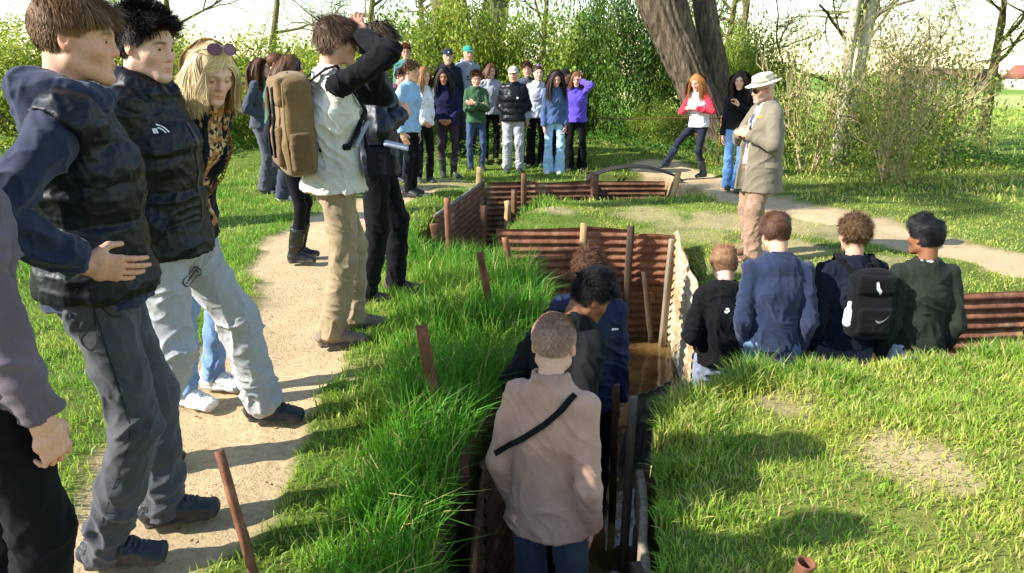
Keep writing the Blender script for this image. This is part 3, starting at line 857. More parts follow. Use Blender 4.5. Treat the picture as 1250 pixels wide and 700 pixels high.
def make_body(sp, J, vox, fine, name='person'):
    H = sp['H']; g = H / 1.75; R, Rp, P = J['R'], J['Rp'], J['P']; hs = J['hs']; fem = sp.get('fem', False)
    keys = [k + s for k in ('sh', 'el', 'wr', 'hip', 'knee', 'ank') for s in 'LR']
    pts = [J[k] for k in keys] + [J['head'], J['neck'], P] + [J['wr' + s] + J['hand' + s][0] * .17 for s in 'LR'] + [J['foot'][s][0] for s in 'LR']
    lo = np.min(pts, 0) - .12; hi = np.max(pts, 0) + .13
    F = Field(lo, hi, vox)
    bx = R @ A(1, 0, 0); px = Rp @ A(1, 0, 0)
    F.put(seg(P, J['waist'], (.072 * H, .05 * H), (.064 * H, .045 * H), xa=px))
    F.put(seg(J['waist'], J['chest'], (.064 * H, .045 * H), (.072 * H, .05 * H), xa=bx), .03)
    F.put(seg(J['chest'], J['chest'] + R @ A(0, -.004 * H, .06 * H), (.072 * H, .05 * H), (.052 * H, .036 * H), xa=bx), .03)
    nr = (.044 if fem else .050) * g
    F.put(seg(J['neck'] - J['nd'] * .03 * g, J['head'] + J['Rh'] @ (A(0, -.03, -.045) * hs), nr * 1.12, nr), .03)
    put_head(F, J['head'], J['Rh'], hs, fem, sp.get('eyes') if fine else None, sp.get('jaw', .9 if fem else 1.0))
    for k, s in (('L', -1), ('R', 1)):
        F.put(seg(J['sh' + k], J['neck'] + R @ A(s * .01, 0, -.01), .04 * g, .04 * g), .03)
        F.put(seg(J['sh' + k], J['el' + k], .044 * g, .035 * g), .03)
        F.put(seg(J['el' + k], J['wr' + k], .036 * g, .0245 * g), .01)
        d, t, cur = J['hand' + k]
        put_hand(F, J['wr' + k], d, t, cur, s, g * (.93 if fem else 1.02), fine, kf=.0035 if fine else .004)
        F.put(seg(J['hip' + k], J['knee' + k], .066 * g, .043 * g), .03)
        F.put(seg(J['knee' + k], J['ank' + k], .046 * g, .033 * g), .015)
        pos, yaw = J['foot'][k]
        F.put(seg(J['ank' + k] - A(0, 0, .02), pos + rotz(yaw) @ A(0, .09 * g, .035), .03 * g, .022 * g), .015)
    V, Q, tg = F.mesh()
    # pigment
    sk = A(*sp.get('skin', S(222, 172, 146))[:3]); hc = A(*sp['hair']['c'][:3])
    col = np.tile(sk, (len(V), 1))
    L = (V - J['head']) @ J['Rh'] / hs
    near = (np.abs(L) < .16).all(1) & (L[:, 2] > -.13)
    Lh = L[near]; c = col[near]
    ax = np.abs(Lh[:, 0]); fr = Lh[:, 1] > .045
    def mixc(c, w, k): return c * (1 - w[:, None]) + np.asarray(k) * w[:, None]
    blush = .5 * np.exp(-((ax - .042) ** 2 + (Lh[:, 2] + .03) ** 2) / .0006) * fr + .55 * np.exp(-((ax) ** 2 + (Lh[:, 2] + .03) ** 2) / .0003) * (Lh[:, 1] > .09) + .6 * (ax > .074) * (np.abs(Lh[:, 1]) < .05)
    c = mixc(c, np.clip(blush, 0, .7), sk * A(1.06, .74, .68))
    if not sp.get('noface'):
        lip = np.exp(-(((ax) / .024) ** 4 + ((Lh[:, 2] + .067) / .0085) ** 2)) * fr
        c = mixc(c, lip * sp.get('lip', .6), sk * A(.92, .48, .46))
        lz = -.067
        bw = sp.get('brow', .75) * np.exp(-(((ax - .033) / .021) ** 6 + ((Lh[:, 2] - .0235 + 6 * (ax - .033) ** 2 + .08 * (ax - .03)) / (.0048 if fine else .007)) ** 2)) * fr
        c = mixc(c, bw, hc * .75 + .01)
        if not fine or not sp.get('eyes'):
            ey = np.exp(-(((ax - .032) / .0125) ** 4 + ((Lh[:, 2] - .001) / .0052) ** 2)) * fr
            c = mixc(c, .85 * ey, (.06, .045, .04))
        else:
            ey = np.exp(-(((ax - .032) / .0155) ** 4 + ((Lh[:, 2] - .0015 - .0045) / .0022) ** 2)) * fr
            c = mixc(c, .6 * ey, sk * .25)
    # scalp takes the hair's colour
    nzs = vnoise(Lh, .012, 6) * .006
    ins = sstep(.022, .006, Lh[:, 1] * .75 - Lh[:, 2] * .66 + nzs) * sstep(-.06, -.028, Lh[:, 2] + .15 * Lh[:, 1] + nzs) * (ax < .0785) * (1 - (ax > .05) * sstep(-.03, -.015, Lh[:, 1]) * sstep(.026, .012, Lh[:, 2]))
    c = mixc(c, ins * (.75 if sp['hair']['style'] != 'buzz' else .5 + .35 * sstep(.0, .08, Lh[:, 2])), hc)
    if sp.get('beard'):
        bd = sstep(-.03, -.06, Lh[:, 2]) * sstep(-.01, .03, Lh[:, 1]) * sp['beard']; c = mixc(c, bd * (1 - (lip if not sp.get('noface') else 0)), hc * .8)
    col[near] = c
    for k in 'LR':                                             # knuckles and fingertips a little redder
        d = np.linalg.norm(V - (J['wr' + k] + J['hand' + k][0] * .11 * g), axis=1)
        w = .4 * np.exp(-(d / .06) ** 2); col = mixc(col, w, sk * A(1.04, .78, .7))
    me = mesh_np('person', V, Q, None, True, np.clip(col, 0, 1), [SKIN])
    return me

EYEW = None
def make_eyes(person, J, sp):
    global EYEW
    if EYEW is None:
        m, nt, b = nodes('eyeball')
        tc = nt.nodes.new('ShaderNodeTexCoord'); sx = nt.nodes.new('ShaderNodeSeparateXYZ'); nt.links.new(tc.outputs['Object'], sx.inputs[0])
        r = _ramp(nt, sx.outputs['Y'], [(.0, (.62, .56, .52)), (.80, (.6, .53, .49)), (.83, (.055, .05, .04)), (.945, (.05, .045, .035)), (.955, (.004, .004, .004))])
        nt.links.new(r.outputs[0], b.inputs['Base Color']); b.inputs['Roughness'].default_value = .12
        EYEW = m
    u = np.linspace(0, math.pi, 13); v = np.linspace(0, 2 * math.pi, 19)[:-1]
    V = [(math.sin(a) * math.cos(b), math.cos(a), math.sin(a) * math.sin(b)) for a in u for b in v]
    n = 18; Q = [[i * n + j, i * n + (j + 1) % n, (i + 1) * n + (j + 1) % n, (i + 1) * n + j] for i in range(12) for j in range(n)]
    for s in (-1, 1):
        o = link('eye', mesh_np('eye', V, Q, None, True, None, [EYEW]), person)
        hs = J['hs']; o.location = J['head'] + J['Rh'] @ (A(s * .0318, .0738, .0005) * hs); o.scale = (.0142 * hs,) * 3
        yw, pt = sp.get('gaze', (0, 0)); Rm = J['Rh'] @ rotz(yw) @ rotx(-pt)
        from mathutils import Matrix
        o.rotation_euler = Matrix(Rm.tolist()).to_euler()

def decal(parent, V, Q, polys, centre, dirn, upv, mat, name, off=.0025, sub=4):
    """flat print laid onto a garment: 2-D polygons (metres) dropped along dirn onto the cloth"""
    bv = BVHTree.FromPolygons([tuple(v) for v in V], [tuple(int(i) for i in q) for q in Q])
    dirn = unit(dirn); up = unit(np.asarray(upv, float) - dirn * (np.asarray(upv, float) @ dirn)); rt = np.cross(dirn, up)
    mb = MB()
    for a in polys:
        a = np.asarray(a, float); vs = []; miss = False
        for x, y in a:
            p = np.asarray(centre, float) + rt * x + up * y - dirn * .35
            h = bv.ray_cast(Vector(p), Vector(dirn), 1.0)
            if h[0] is None: miss = True
            vs.append(np.asarray(h[0]) - dirn * off if h[0] is not None else p + dirn * .35)
        if miss: continue
        n = len(vs) // 2                                        # polygon given as two equal rails
        mb.raw(vs, [[i, i + 1, n + i + 1, n + i] for i in range(n - 1)])
    return mb.build(name, mat, parent) if mb.V else None
def rails(top, bot): return list(top) + list(bot)

def gz(x, y): return 0.0
PEOPLE = []
def make_person(sp):
    seed = len(PEOPLE) * 7 + 3
    fine = sp.get('fine', False); vox = sp.get('vox', .0045 if fine else .0085)
    x, y = sp['pos']; rz = -math.radians(sp['face']); cz, sz = math.cos(rz), math.sin(rz)
    z0 = sp['z'] if 'z' in sp else float(gz(x, y))
    if 'z' in sp: sp['gz'] = lambda a, b: 0.0
    else: sp['gz'] = lambda a, b: float(gz(x + a * cz - b * sz, y + a * sz + b * cz)) - z0 - .006
    J = skeleton(sp)
    me = make_body(sp, J, vox if fine else .0075, fine)
    p = link('person', me, None, (x, y, z0), rz)
    tag(p, sp['label'], 'person', sp.get('group'))
    out = {'o': p, 'J': J, 'sp': sp}
    tops = sp['top'] if isinstance(sp['top'], list) else [sp['top']]
    out['top'] = [make_top(p, sp, J, t, vox * 1.25 if fine else .0095, seed + 11 * i) for i, t in enumerate(tops)]
    out['tr'] = make_trousers(p, sp, J, sp['legs'], vox * 1.25 if fine else .0095, seed)
    if sp.get('shoe'):
        for k in 'LR':
            make_shoe(p, sp, J, k, sp['shoe'], min(vox, .0045) if fine else .0085, seed)
    if sp['hair'].get('style') != 'none':
        out['hair'] = make_hair(p, J, sp['hair'], sp['hair']['c'], fine, seed, .0045 if fine else .007)
    if fine and sp.get('eyes'): make_eyes(p, J, sp)
    PEOPLE.append(out)
    return out
def hp(pr, x, y, z):
    """head-space point in the person's own space"""
    J = pr['J']; return J['head'] + J['Rh'] @ (A(x, y, z) * J['hs'])
def sdf_part(name, F, mat, parent, fold=0, seed=0, fsc=.05, mi=None):
    V, Q, tg = F.mesh()
    if fold: V = folds(V, Q, fold, fsc, seed)
    mats = mat if isinstance(mat, list) else [mat]
    return link(name, mesh_np(name, V, Q, None, True, None, mats, tg[Q[:, 0]] if len(mats) > 1 else None), parent)
# ------------------------------------------------------------------ the lie of the land
TRENCH = [(-.30, 1.0), (-.27, 2.2), (-.20, 3.0), (.05, 3.9), (.22, 4.6), (.25, 5.6), (.1, 6.1), (-.3, 6.3), (-.75, 6.6), (-.95, 7.2), (-.85, 7.9), (-.6, 9.5), (-.45, 10.65),
          (.3, 10.8), (1.2, 10.95), (1.2, 11.95), (2.45, 11.95), (2.45, 11.0), (2.7, 10.95), (2.6, 10.2), (1.3, 9.9), (.3, 9.9), (.2, 9.3), (.1, 8.6), (-.05, 7.9), (-.15, 7.2),
          (1.64, 7.2), (1.43, 5.1), (2.2, 5.25), (3.2, 5.38), (4.2, 5.52), (6.2, 5.8), (6.2, 4.75), (4.2, 4.5), (2.85, 4.28), (1.6, 4.0), (.88, 3.72), (.66, 3.2), (.50, 2.2), (.50, 1.0)]
FLOOR = -.97
def poly_sd(x, y, poly):
    x = np.asarray(x, float).ravel(); y = np.asarray(y, float).ravel()
    d = np.full(x.shape, 1e9); inside = np.zeros(x.shape, bool); n = len(poly)
    for i in range(n):
        ax, ay = poly[i]; bx, by = poly[(i + 1) % n]; ex, ey = bx - ax, by - ay
        t = np.clip(((x - ax) * ex + (y - ay) * ey) / (ex * ex + ey * ey), 0, 1)
        d = np.minimum(d, (x - ax - t * ex) ** 2 + (y - ay - t * ey) ** 2)
        c = (ay > y) != (by > y)
        inside ^= c & (x < (bx - ax) * (y - ay) / (by - ay + 1e-12) + ax)
    d = np.sqrt(d); return np.where(inside, -d, d)
def line_d(x, y, pts):
    d = np.full(np.shape(x), 1e9)
    for (ax, ay), (bx, by) in zip(pts[:-1], pts[1:]):
        ex, ey = bx - ax, by - ay; t = np.clip(((x - ax) * ex + (y - ay) * ey) / (ex * ex + ey * ey), 0, 1)
        d = np.minimum(d, np.hypot(x - ax - t * ex, y - ay - t * ey))
    return d
PATH_L = [(-1.2, -1), (-1.3, 1.2), (-1.38, 2.6), (-1.40, 4.3), (-1.74, 6.0), (-1.95, 7.2), (-1.75, 8.8), (-1.45, 10.2)]
PATH_R = [(2.5, 12.6), (3.0, 10.4), (3.35, 9.2), (3.8, 8.2), (4.15, 7.2), (4.5, 6.3), (5.4, 5.9), (8, 5.6)]
BARE = [(1.75, 2.95, .26, .85), (2.35, 2.5, .3, .7), (2.3, 8.2, .55, .75), (1.6, 8.6, .5, .6), (2.6, 7.1, .45, .8), (2.1, 6.4, .4, .6), (3.1, 8.0, .6, .7), (1.9, 7.6, .5, .5), (3.2, 6.3, .5, .5), (1.35, 3.55, .2, .6), (-.75, 3.75, .22, .5), (.45, 8.35, .32, .8), (3.0, 2.2, .4, .6), (-.9, 10.9, .6, .8)]
def nz2(x, y, sc, seed):
    x = np.asarray(x, float); sh = x.shape; P = np.stack([x.ravel(), np.asarray(y, float).ravel() * np.ones_like(x.ravel()), np.full(x.size, .37)], 1)
    return vnoise(P, sc, seed).reshape(sh)
def gz(x, y):
    sc = np.isscalar(x); x = np.atleast_1d(np.asarray(x, float)); y = np.atleast_1d(np.asarray(y, float)) * np.ones_like(x)
    z = .07 * sstep(-.2, -1.1, x) * sstep(13, 9, y)
    z = z + .085 * np.exp(-((x + .35) / .45) ** 2) * sstep(1.6, 3.2, y) * sstep(6.6, 5.0, y)
    z = z + .03 * np.exp(-(((x - 2.0) / 1.6) ** 2 + ((y - 3.6) / .75) ** 2))
    z = z - .10 * sstep(1.2, 3.0, x) * sstep(3.0, 1.6, y)
    z = z + .30 * sstep(12.5, 13.8, y) * sstep(4.5, 1.5, x)
    z = z + .12 * np.exp(-(((x - .5) / .5) ** 2 + ((y - 8.3) / .6) ** 2))
    far = np.maximum(np.hypot(x, y) - 22, 0); z = z - .019 * far * sstep(-5, 10, x) * (far < 400) - .019 * 400 * (far >= 400) * sstep(-5, 10, x)
    near = sstep(40, 20, np.hypot(x, y))
    z = z + near * (.03 * nz2(x, y, .9, 1) + .014 * nz2(x, y, .27, 2))
    return float(z[0]) if sc else z
def path_mask(x, y):
    n = .16 * nz2(x, y, .5, 4) + .07 * nz2(x, y, .16, 5)
    a = sstep(.06, -.06, line_d(x, y, PATH_L) - .38 - n); b = sstep(.06, -.08, line_d(x, y, PATH_R) - .50 - n * 1.3)
    return np.maximum(a, b)
def bare_mask(x, y):
    m = np.zeros(np.shape(x)); n = .8 * nz2(x, y, .2, 6) + .4 * nz2(x, y, .07, 7)
    for bx, by, r, w in BARE:
        m = np.maximum(m, w * sstep(1.15, .55, np.hypot(x - bx, y - by) / r + n * .45))
    return m

def axis(fine_a, fine_b, mid_a, mid_b, end, h=.04, hm=.11):
    a = list(np.arange(fine_a, fine_b, h)); b = list(np.arange(fine_b, mid_b, hm)); c = list(np.arange(fine_a - hm, mid_a, -hm))[::-1]
    o = []; s = hm; v = b[-1]
    while v < end: s *= 1.22; v += s; o.append(v)
    q = []; s = hm; v = c[0]
    while v > -end: s *= 1.22; v -= s; q.append(v)
    return np.array(q[::-1] + c + a + b + o)
gx = axis(-1.6, 3.6, -6, 9, 700); gy = axis(1.0, 7.6, -1.2, 18, 900)
GX, GY = np.meshgrid(gx, gy, indexing='ij')
sdT = poly_sd(GX, GY, TRENCH).reshape(GX.shape) + (.035 * nz2(GX, GY, .22, 8) + .02 * nz2(GX, GY, .08, 9)) * (np.hypot(GX, GY) < 20)
GZ = gz(GX.ravel(), GY.ravel()).reshape(GX.shape)
cut = sstep(.035, -.045, sdT)
flz = FLOOR + .035 * nz2(GX, GY, .5, 10) + .015 * nz2(GX, GY, .13, 11)
lip = .03 * np.exp(-(sdT / .12) ** 2) * (sdT > 0)
GZ2 = (GZ - lip) * (1 - cut) + flz * cut
pm = path_mask(GX, GY); bm = bare_mask(GX, GY)
GZ2 = GZ2 - .025 * pm * (1 - cut)
n1 = nz2(GX, GY, .6, 12)[..., None]; n2 = nz2(GX, GY, .12, 13)[..., None]; n3 = nz2(GX, GY, 7.0, 14)[..., None]
soil = np.array(S(104, 78, 48)[:3]) * (1 + .25 * n2); turf = np.array(S(96, 114, 46)[:3]) * (1 + .25 * n1 + .2 * n2)
sand = np.array(S(202, 176, 136)[:3]) * (1 + .15 * n1 + .09 * n2); mud = np.array(S(86, 64, 38)[:3]) * (1 + .3 * n1 + .2 * n2)
dist = np.hypot(GX, GY)[..., None]
turf = turf * sstep(30, 12, dist) + np.array(S(112, 146, 52)[:3]) * (1 + .12 * n3) * sstep(12, 30, dist)
band = (sstep(48, 58, dist) * sstep(150, 100, dist)) * (1 + .3 * n3)
rt_ = (sstep(.5, 1.0, GX) * sstep(5, 4.2, GY) * sstep(.2, .6, sdT))[..., None]; turf = turf * (1 - .6 * rt_) + np.array(S(150, 148, 74)[:3]) * .6 * rt_
turf = turf * (1 - .75 * np.clip(band, 0, 1)) + np.array(S(196, 190, 120)[:3]) * .75 * np.clip(band, 0, 1)
colr = turf * (1 - np.maximum(pm, bm * .85)[..., None]) + sand * np.maximum(pm, bm * .85)[..., None]
wall = (np.clip(cut * 1.0, 0, 1) * (GZ2 > FLOOR + .1))[..., None]
edge = np.exp(-(np.maximum(sdT, 0) / .06) ** 2)[..., None]
colr = colr * (1 - edge * .7) + soil * edge * .7
colr = colr * (1 - cut[..., None]) + (soil * wall + mud * (1 - wall)) * cut[..., None]
def earth_material():
    m, nt, b = nodes('earth')
    at = nt.nodes.new('ShaderNodeVertexColor'); at.layer_name = 'Col'
    n = _noise(nt, 28, 8, .7); r = _ramp(nt, n.outputs['Fac'], [(.3, (.66, .64, .6)), (.52, (1, 1, 1)), (.75, (1.18, 1.15, 1.08))])
    v = nt.nodes.new('ShaderNodeTexVoronoi'); v.inputs['Scale'].default_value = 70
    tc = nt.nodes.new('ShaderNodeTexCoord'); nt.links.new(tc.outputs['Object'], v.inputs['Vector'])
    r2 = _ramp(nt, v.outputs['Distance'], [(.0, (.8, .78, .75)), (.25, (1, 1, 1))])
    c = _mix(nt, 1.0, at.outputs['Color'], r.outputs[0], 'MULTIPLY'); c = _mix(nt, .5, c, _mix(nt, 1.0, c, r2.outputs[0], 'MULTIPLY'))
    nt.links.new(c, b.inputs['Base Color']); b.inputs['Roughness'].default_value = .95; b.inputs['Specular IOR Level'].default_value = .15
    n4 = _noise(nt, 60, 8, .7); _bump(nt, b, n4.outputs['Fac'], .7, .03)
    return m
EARTH = earth_material()
nx, ny = GX.shape
Vg = np.stack([GX, GY, GZ2], -1).reshape(-1, 3); Cg = np.clip(colr.reshape(-1, 3), 0, 1)
ii, jj = np.meshgrid(np.arange(nx - 1), np.arange(ny - 1), indexing='ij'); b0 = (ii * ny + jj).ravel()
Qg = np.stack([b0, b0 + ny, b0 + ny + 1, b0 + 1], 1)
isfloor = (GZ2.reshape(-1)[Qg].max(1) < FLOOR + .25); ispath = (pm.reshape(-1)[Qg].mean(1) > .5) & ~isfloor
def sub_mesh(name, sel):
    q = Qg[sel]; u, inv = np.unique(q, return_inverse=True)
    o = link(name, mesh_np(name, Vg[u], inv.reshape(-1, 4), None, True, Cg[u], [EARTH])); tag(o, kind='structure'); return o
sub_mesh('ground', ~isfloor & ~ispath)
sub_mesh('footpath', ispath)
sub_mesh('trench_floor', isfloor)

# muddy water lying on the trench floor
wx = np.arange(-1.0, 2.0, .05); wy = np.arange(1.0, 7.3, .05)
WX, WY = np.meshgrid(wx, wy, indexing='ij'); wd = poly_sd(WX, WY, TRENCH).reshape(WX.shape)
wii, wjj = np.meshgrid(np.arange(len(wx) - 1), np.arange(len(wy) - 1), indexing='ij'); wb = (wii * len(wy) + wjj).ravel(); n_ = len(wy)
WQ = np.stack([wb, wb + n_, wb + n_ + 1, wb + 1], 1); WQ = WQ[(wd.reshape(-1)[WQ].max(1) < -.02)]
u, inv = np.unique(WQ, return_inverse=True)
wm, nt, b = nodes('muddy_water')
n = _noise(nt, 3, 4); r = _ramp(nt, n.outputs['Fac'], [(.35, S(74, 54, 30)), (.65, S(122, 94, 56))]); nt.links.new(r.outputs[0], b.inputs['Base Color'])
b.inputs['Roughness'].default_value = .06; b.inputs['Specular IOR Level'].default_value = .7
n = _noise(nt, 9, 3); _bump(nt, b, n.outputs['Fac'], .10, .03)
WV = np.stack([WX.ravel(), WY.ravel(), np.full(WX.size, FLOOR + .012)], 1)[u]
tag(link('water', mesh_np('water', WV, inv.reshape(-1, 4), None, True, None, [wm])), kind='structure')

# ------------------------------------------------------------------ rusty iron, timber
def rust_material(name, dark, mid, light, grey=None, greyamt=.0):
    m, nt, b = nodes(name)
    n = _noise(nt, 5, 9, .68); r = _ramp(nt, n.outputs['Fac'], [(.28, dark), (.5, mid), (.72, light)]); c = r.outputs[0]
    n2 = _noise(nt, 40, 6, .7, stretch=(1, 1, .3)); r2 = _ramp(nt, n2.outputs['Fac'], [(.3, (.55, .52, .5)), (.6, (1.05, 1.05, 1.05))]); c = _mix(nt, .8, c, _mix(nt, 1.0, c, r2.outputs[0], 'MULTIPLY'))
    if grey:
        n3 = _noise(nt, 2.2, 7, .7); r3 = _ramp(nt, n3.outputs['Fac'], [(.5 - greyamt * .3, (0, 0, 0)), (.62 - greyamt * .3, (1, 1, 1))]); c = _mix(nt, r3.outputs[0], c, grey)
    nt.links.new(c, b.inputs['Base Color']); b.inputs['Roughness'].default_value = .78; b.inputs['Specular IOR Level'].default_value = .3
    n4 = _noise(nt, 120, 6, .7); _bump(nt, b, n4.outputs['Fac'], .4, .006)
    return m
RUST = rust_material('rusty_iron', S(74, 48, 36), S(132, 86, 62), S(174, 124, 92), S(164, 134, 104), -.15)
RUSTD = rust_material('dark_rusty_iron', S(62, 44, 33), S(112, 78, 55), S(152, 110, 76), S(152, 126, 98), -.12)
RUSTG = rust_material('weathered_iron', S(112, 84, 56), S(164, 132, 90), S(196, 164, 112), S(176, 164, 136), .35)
GALV = rust_material('old_galvanised_iron', S(84, 84, 78), S(128, 128, 120), S(160, 158, 148), S(110, 92, 70), .1)
ARCHM = rust_material('dark_grey_iron', S(24, 26, 26), S(40, 42, 42), S(60, 62, 60), S(60, 46, 36), .05)
def wood_material(name, a, bcol):
    m, nt, b = nodes(name)
    n = _noise(nt, 30, 7, .65, stretch=(1, 1, .08)); r = _ramp(nt, n.outputs['Fac'], [(.3, a), (.7, bcol)]); nt.links.new(r.outputs[0], b.inputs['Base Color'])
    b.inputs['Roughness'].default_value = .85; _bump(nt, b, n.outputs['Fac'], .5, .01); return m
WOODD = wood_material('dark_wet_timber', S(46, 34, 24), S(92, 70, 50)); WOODL = wood_material('pale_timber', S(150, 116, 74), S(204, 168, 116)); WOODG = wood_material('grey_old_timber', S(100, 88, 72), S(158, 142, 118))

def corrugated(name, a, b_, z0, z1, mat, label, tilt=(0, 0), period=.076, amp=.011, vertical=False, droop=0.0, seed=0, group='corrugated iron sheets lining the trench', part=None, wob=.012):
    """a sheet from plan point a to b_, bottom z0 to top z1 (z1 may differ at each end)"""
    a = A(*a, 0); b_ = A(*b_, 0); L = np.linalg.norm(b_ - a); ux = (b_ - a) / L; nrm = A(ux[1], -ux[0], 0)
    z1 = z1 if isinstance(z1, (tuple, list)) else (z1, z1)
    h = max(z1) - z0
    if not vertical: nu, nv = max(6, int(L / .1)), max(8, int(h / period * 9))
    else: nu, nv = max(8, int(L / period * 9)), max(6, int(h / .08))
    U, Vv = np.meshgrid(np.linspace(0, 1, nu + 1), np.linspace(0, 1, nv + 1), indexing='ij')
    top = z1[0] + (z1[1] - z1[0]) * U
    Z = z0 + (top - z0) * Vv
    ph = (Z if not vertical else U * L) * 2 * math.pi / period
    P2 = np.stack([U.ravel() * L, np.zeros(U.size), Z.ravel()], 1)
    w = vnoise(P2 + seed * 1.7, .35, 3).reshape(U.shape) * wob + vnoise(P2 + seed, .12, 4).reshape(U.shape) * wob * .3
    o = amp * np.sin(ph) + w + tilt[0] * (Vv - .5) + droop * Vv ** 3
    Z = Z + .012 * vnoise(P2 + seed * .9, .25, 6).reshape(U.shape) * (Vv > .97)
    Pn = (a + U[..., None] * L * ux + o[..., None] * nrm); Pn[..., 2] = Z
    th = .0035
    m = U.size; V = np.concatenate([Pn.reshape(-1, 3), (Pn - nrm * th).reshape(-1, 3)])
    i, j = np.meshgrid(np.arange(nu), np.arange(nv), indexing='ij'); q = (i * (nv + 1) + j).ravel(); s = nv + 1
    Q1 = np.stack([q, q + s, q + s + 1, q + 1], 1); Q2 = Q1[:, ::-1] + m
    rim = [k for k in range(0, nv)]
    e = []
    for k in range(nv): e += [[k + 1, k, k + m, k + 1 + m], [nu * s + k, nu * s + k + 1, nu * s + k + 1 + m, nu * s + k + m]]
    for k in range(nu): e += [[k * s, (k + 1) * s, (k + 1) * s + m, k * s + m], [(k + 1) * s + nv, k * s + nv, k * s + nv + m, (k + 1) * s + nv + m]]
    base = (a + b_) / 2 + A(0, 0, z0); 
    ob = link(name, mesh_np(name, V - base, np.concatenate([Q1, Q2, np.array(e)]), None, True, None, [mat]), part, base)
    if part is None: tag(ob, label, 'metal sheet', group)
    return ob
CS = 'corrugated_sheet'
corrugated(CS, (-.15, 7.12), (.72, 7.10), -.34, (.15, .17), RUST, 'rusty corrugated sheet, upper left of the wall across the trench end', seed=1)
corrugated(CS, (.70, 7.085), (1.12, 7.085), -.36, (.19, .16), RUST, 'short rusty corrugated sheet between the two posts of the trench end wall, upper row', seed=2)
corrugated(CS, (1.10, 7.11), (1.58, 7.07), -.40, (.12, .09), RUST, 'rusty corrugated sheet at the upper right corner of the trench end wall', seed=3)
corrugated(CS, (-.15, 7.14), (.92, 7.13), -.99, -.30, RUSTD, 'brown corrugated sheet in the lower row of the trench end wall, left half', seed=4)
corrugated(CS, (.90, 7.145), (1.58, 7.14), -.99, -.32, RUSTD, 'brown corrugated sheet in the lower row of the trench end wall, right half', seed=5)
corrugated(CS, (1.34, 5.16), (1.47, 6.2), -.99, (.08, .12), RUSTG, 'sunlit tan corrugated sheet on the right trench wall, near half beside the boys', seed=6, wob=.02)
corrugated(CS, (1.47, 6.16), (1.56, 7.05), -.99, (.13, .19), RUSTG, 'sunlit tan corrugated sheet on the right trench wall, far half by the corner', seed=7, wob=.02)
corrugated(CS, (-.79, 7.7), (-.37, 10.35), -.9, (.15, .13), RUSTD, 'long brown corrugated sheet with pale top edge along the left of the far trench', seed=8)
corrugated(CS, (-.36, 10.58), (.35, 10.66), -.9, .10, RUSTD, 'brown corrugated sheet at the left end of the far trench', seed=9)
corrugated(CS, (.33, 10.64), (1.15, 10.74), -.9, (.08, .10), RUST, 'rust red corrugated sheet below the standing pupils in the far trench', seed=10)
corrugated(CS, (2.95, 5.24), (3.85, 5.34), -.8, (.06, .05), RUST, 'rusty corrugated sheet at the right edge behind the boy in dark green', seed=11)
corrugated(CS, (3.82, 5.31), (4.9, 5.48), -.8, .06, RUSTD, 'brown corrugated sheet continuing past the right edge of the picture', seed=12)
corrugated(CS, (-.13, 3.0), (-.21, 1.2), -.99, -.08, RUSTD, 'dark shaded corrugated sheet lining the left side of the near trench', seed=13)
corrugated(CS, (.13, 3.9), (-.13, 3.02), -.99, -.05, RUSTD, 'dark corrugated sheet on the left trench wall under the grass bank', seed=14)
corrugated(CS, (.62, 3.70), (.84, 3.80), -.55, (.0, .04), GALV, 'torn grey fluted iron panel leaning at the right trench corner', vertical=True, period=.05, amp=.008, seed=15, wob=.03, tilt=(.10, 0))

def board(p0, p1, w, t, mat, label, name='plank', cat='plank', rz=0.0, group=None, seed=0):
    """a rough timber or iron stake from p0 to p1"""
    p0 = A(*p0); p1 = A(*p1); d = unit(p1 - p0); x = A(math.cos(rz), math.sin(rz), 0) if rz is not None else A(0, 0, 1); x = unit(x - d * (x @ d)); y = np.cross(d, x)
    L = np.linalg.norm(p1 - p0); n = 6; V = []; rg = np.random.default_rng(seed + 50)
    for i in range(n + 1):
        c = p0 + d * L * i / n + x * rg.normal() * w * .04 + y * rg.normal() * w * .04; k = 1 + rg.normal() * .05
        if i == n: pass
        for sx, sy in ((-1, -1), (-.85, -1.0), (.85, -1), (1, -1), (1, 1), (.85, 1), (-.85, 1), (-1, 1)):
            V.append(c + x * sx * w / 2 * k + y * sy * t / 2 * k * (1 if abs(sx) < .9 else .8) + (d * rg.uniform(-.012, .008) if i == n else 0))
    Q = [[i * 8 + k, i * 8 + (k + 1) % 8, (i + 1) * 8 + (k + 1) % 8, (i + 1) * 8 + k] for i in range(n) for k in range(8)]
    for b0_, fl in ((0, 1), (n * 8, 0)):
        a_ = [b0_ + i for i in range(8)]
        if fl: a_ = a_[::-1]
        Q += [[a_[0], a_[1], a_[2], a_[3]], [a_[0], a_[3], a_[4], a_[7]], [a_[4], a_[5], a_[6], a_[7]]]
    o = link(name, mesh_np(name, np.array(V) - p0, Q, None, False, None, [mat]), None, p0); tag(o, label, cat, group); return o
SK = 'rusty stakes and posts along the trench'
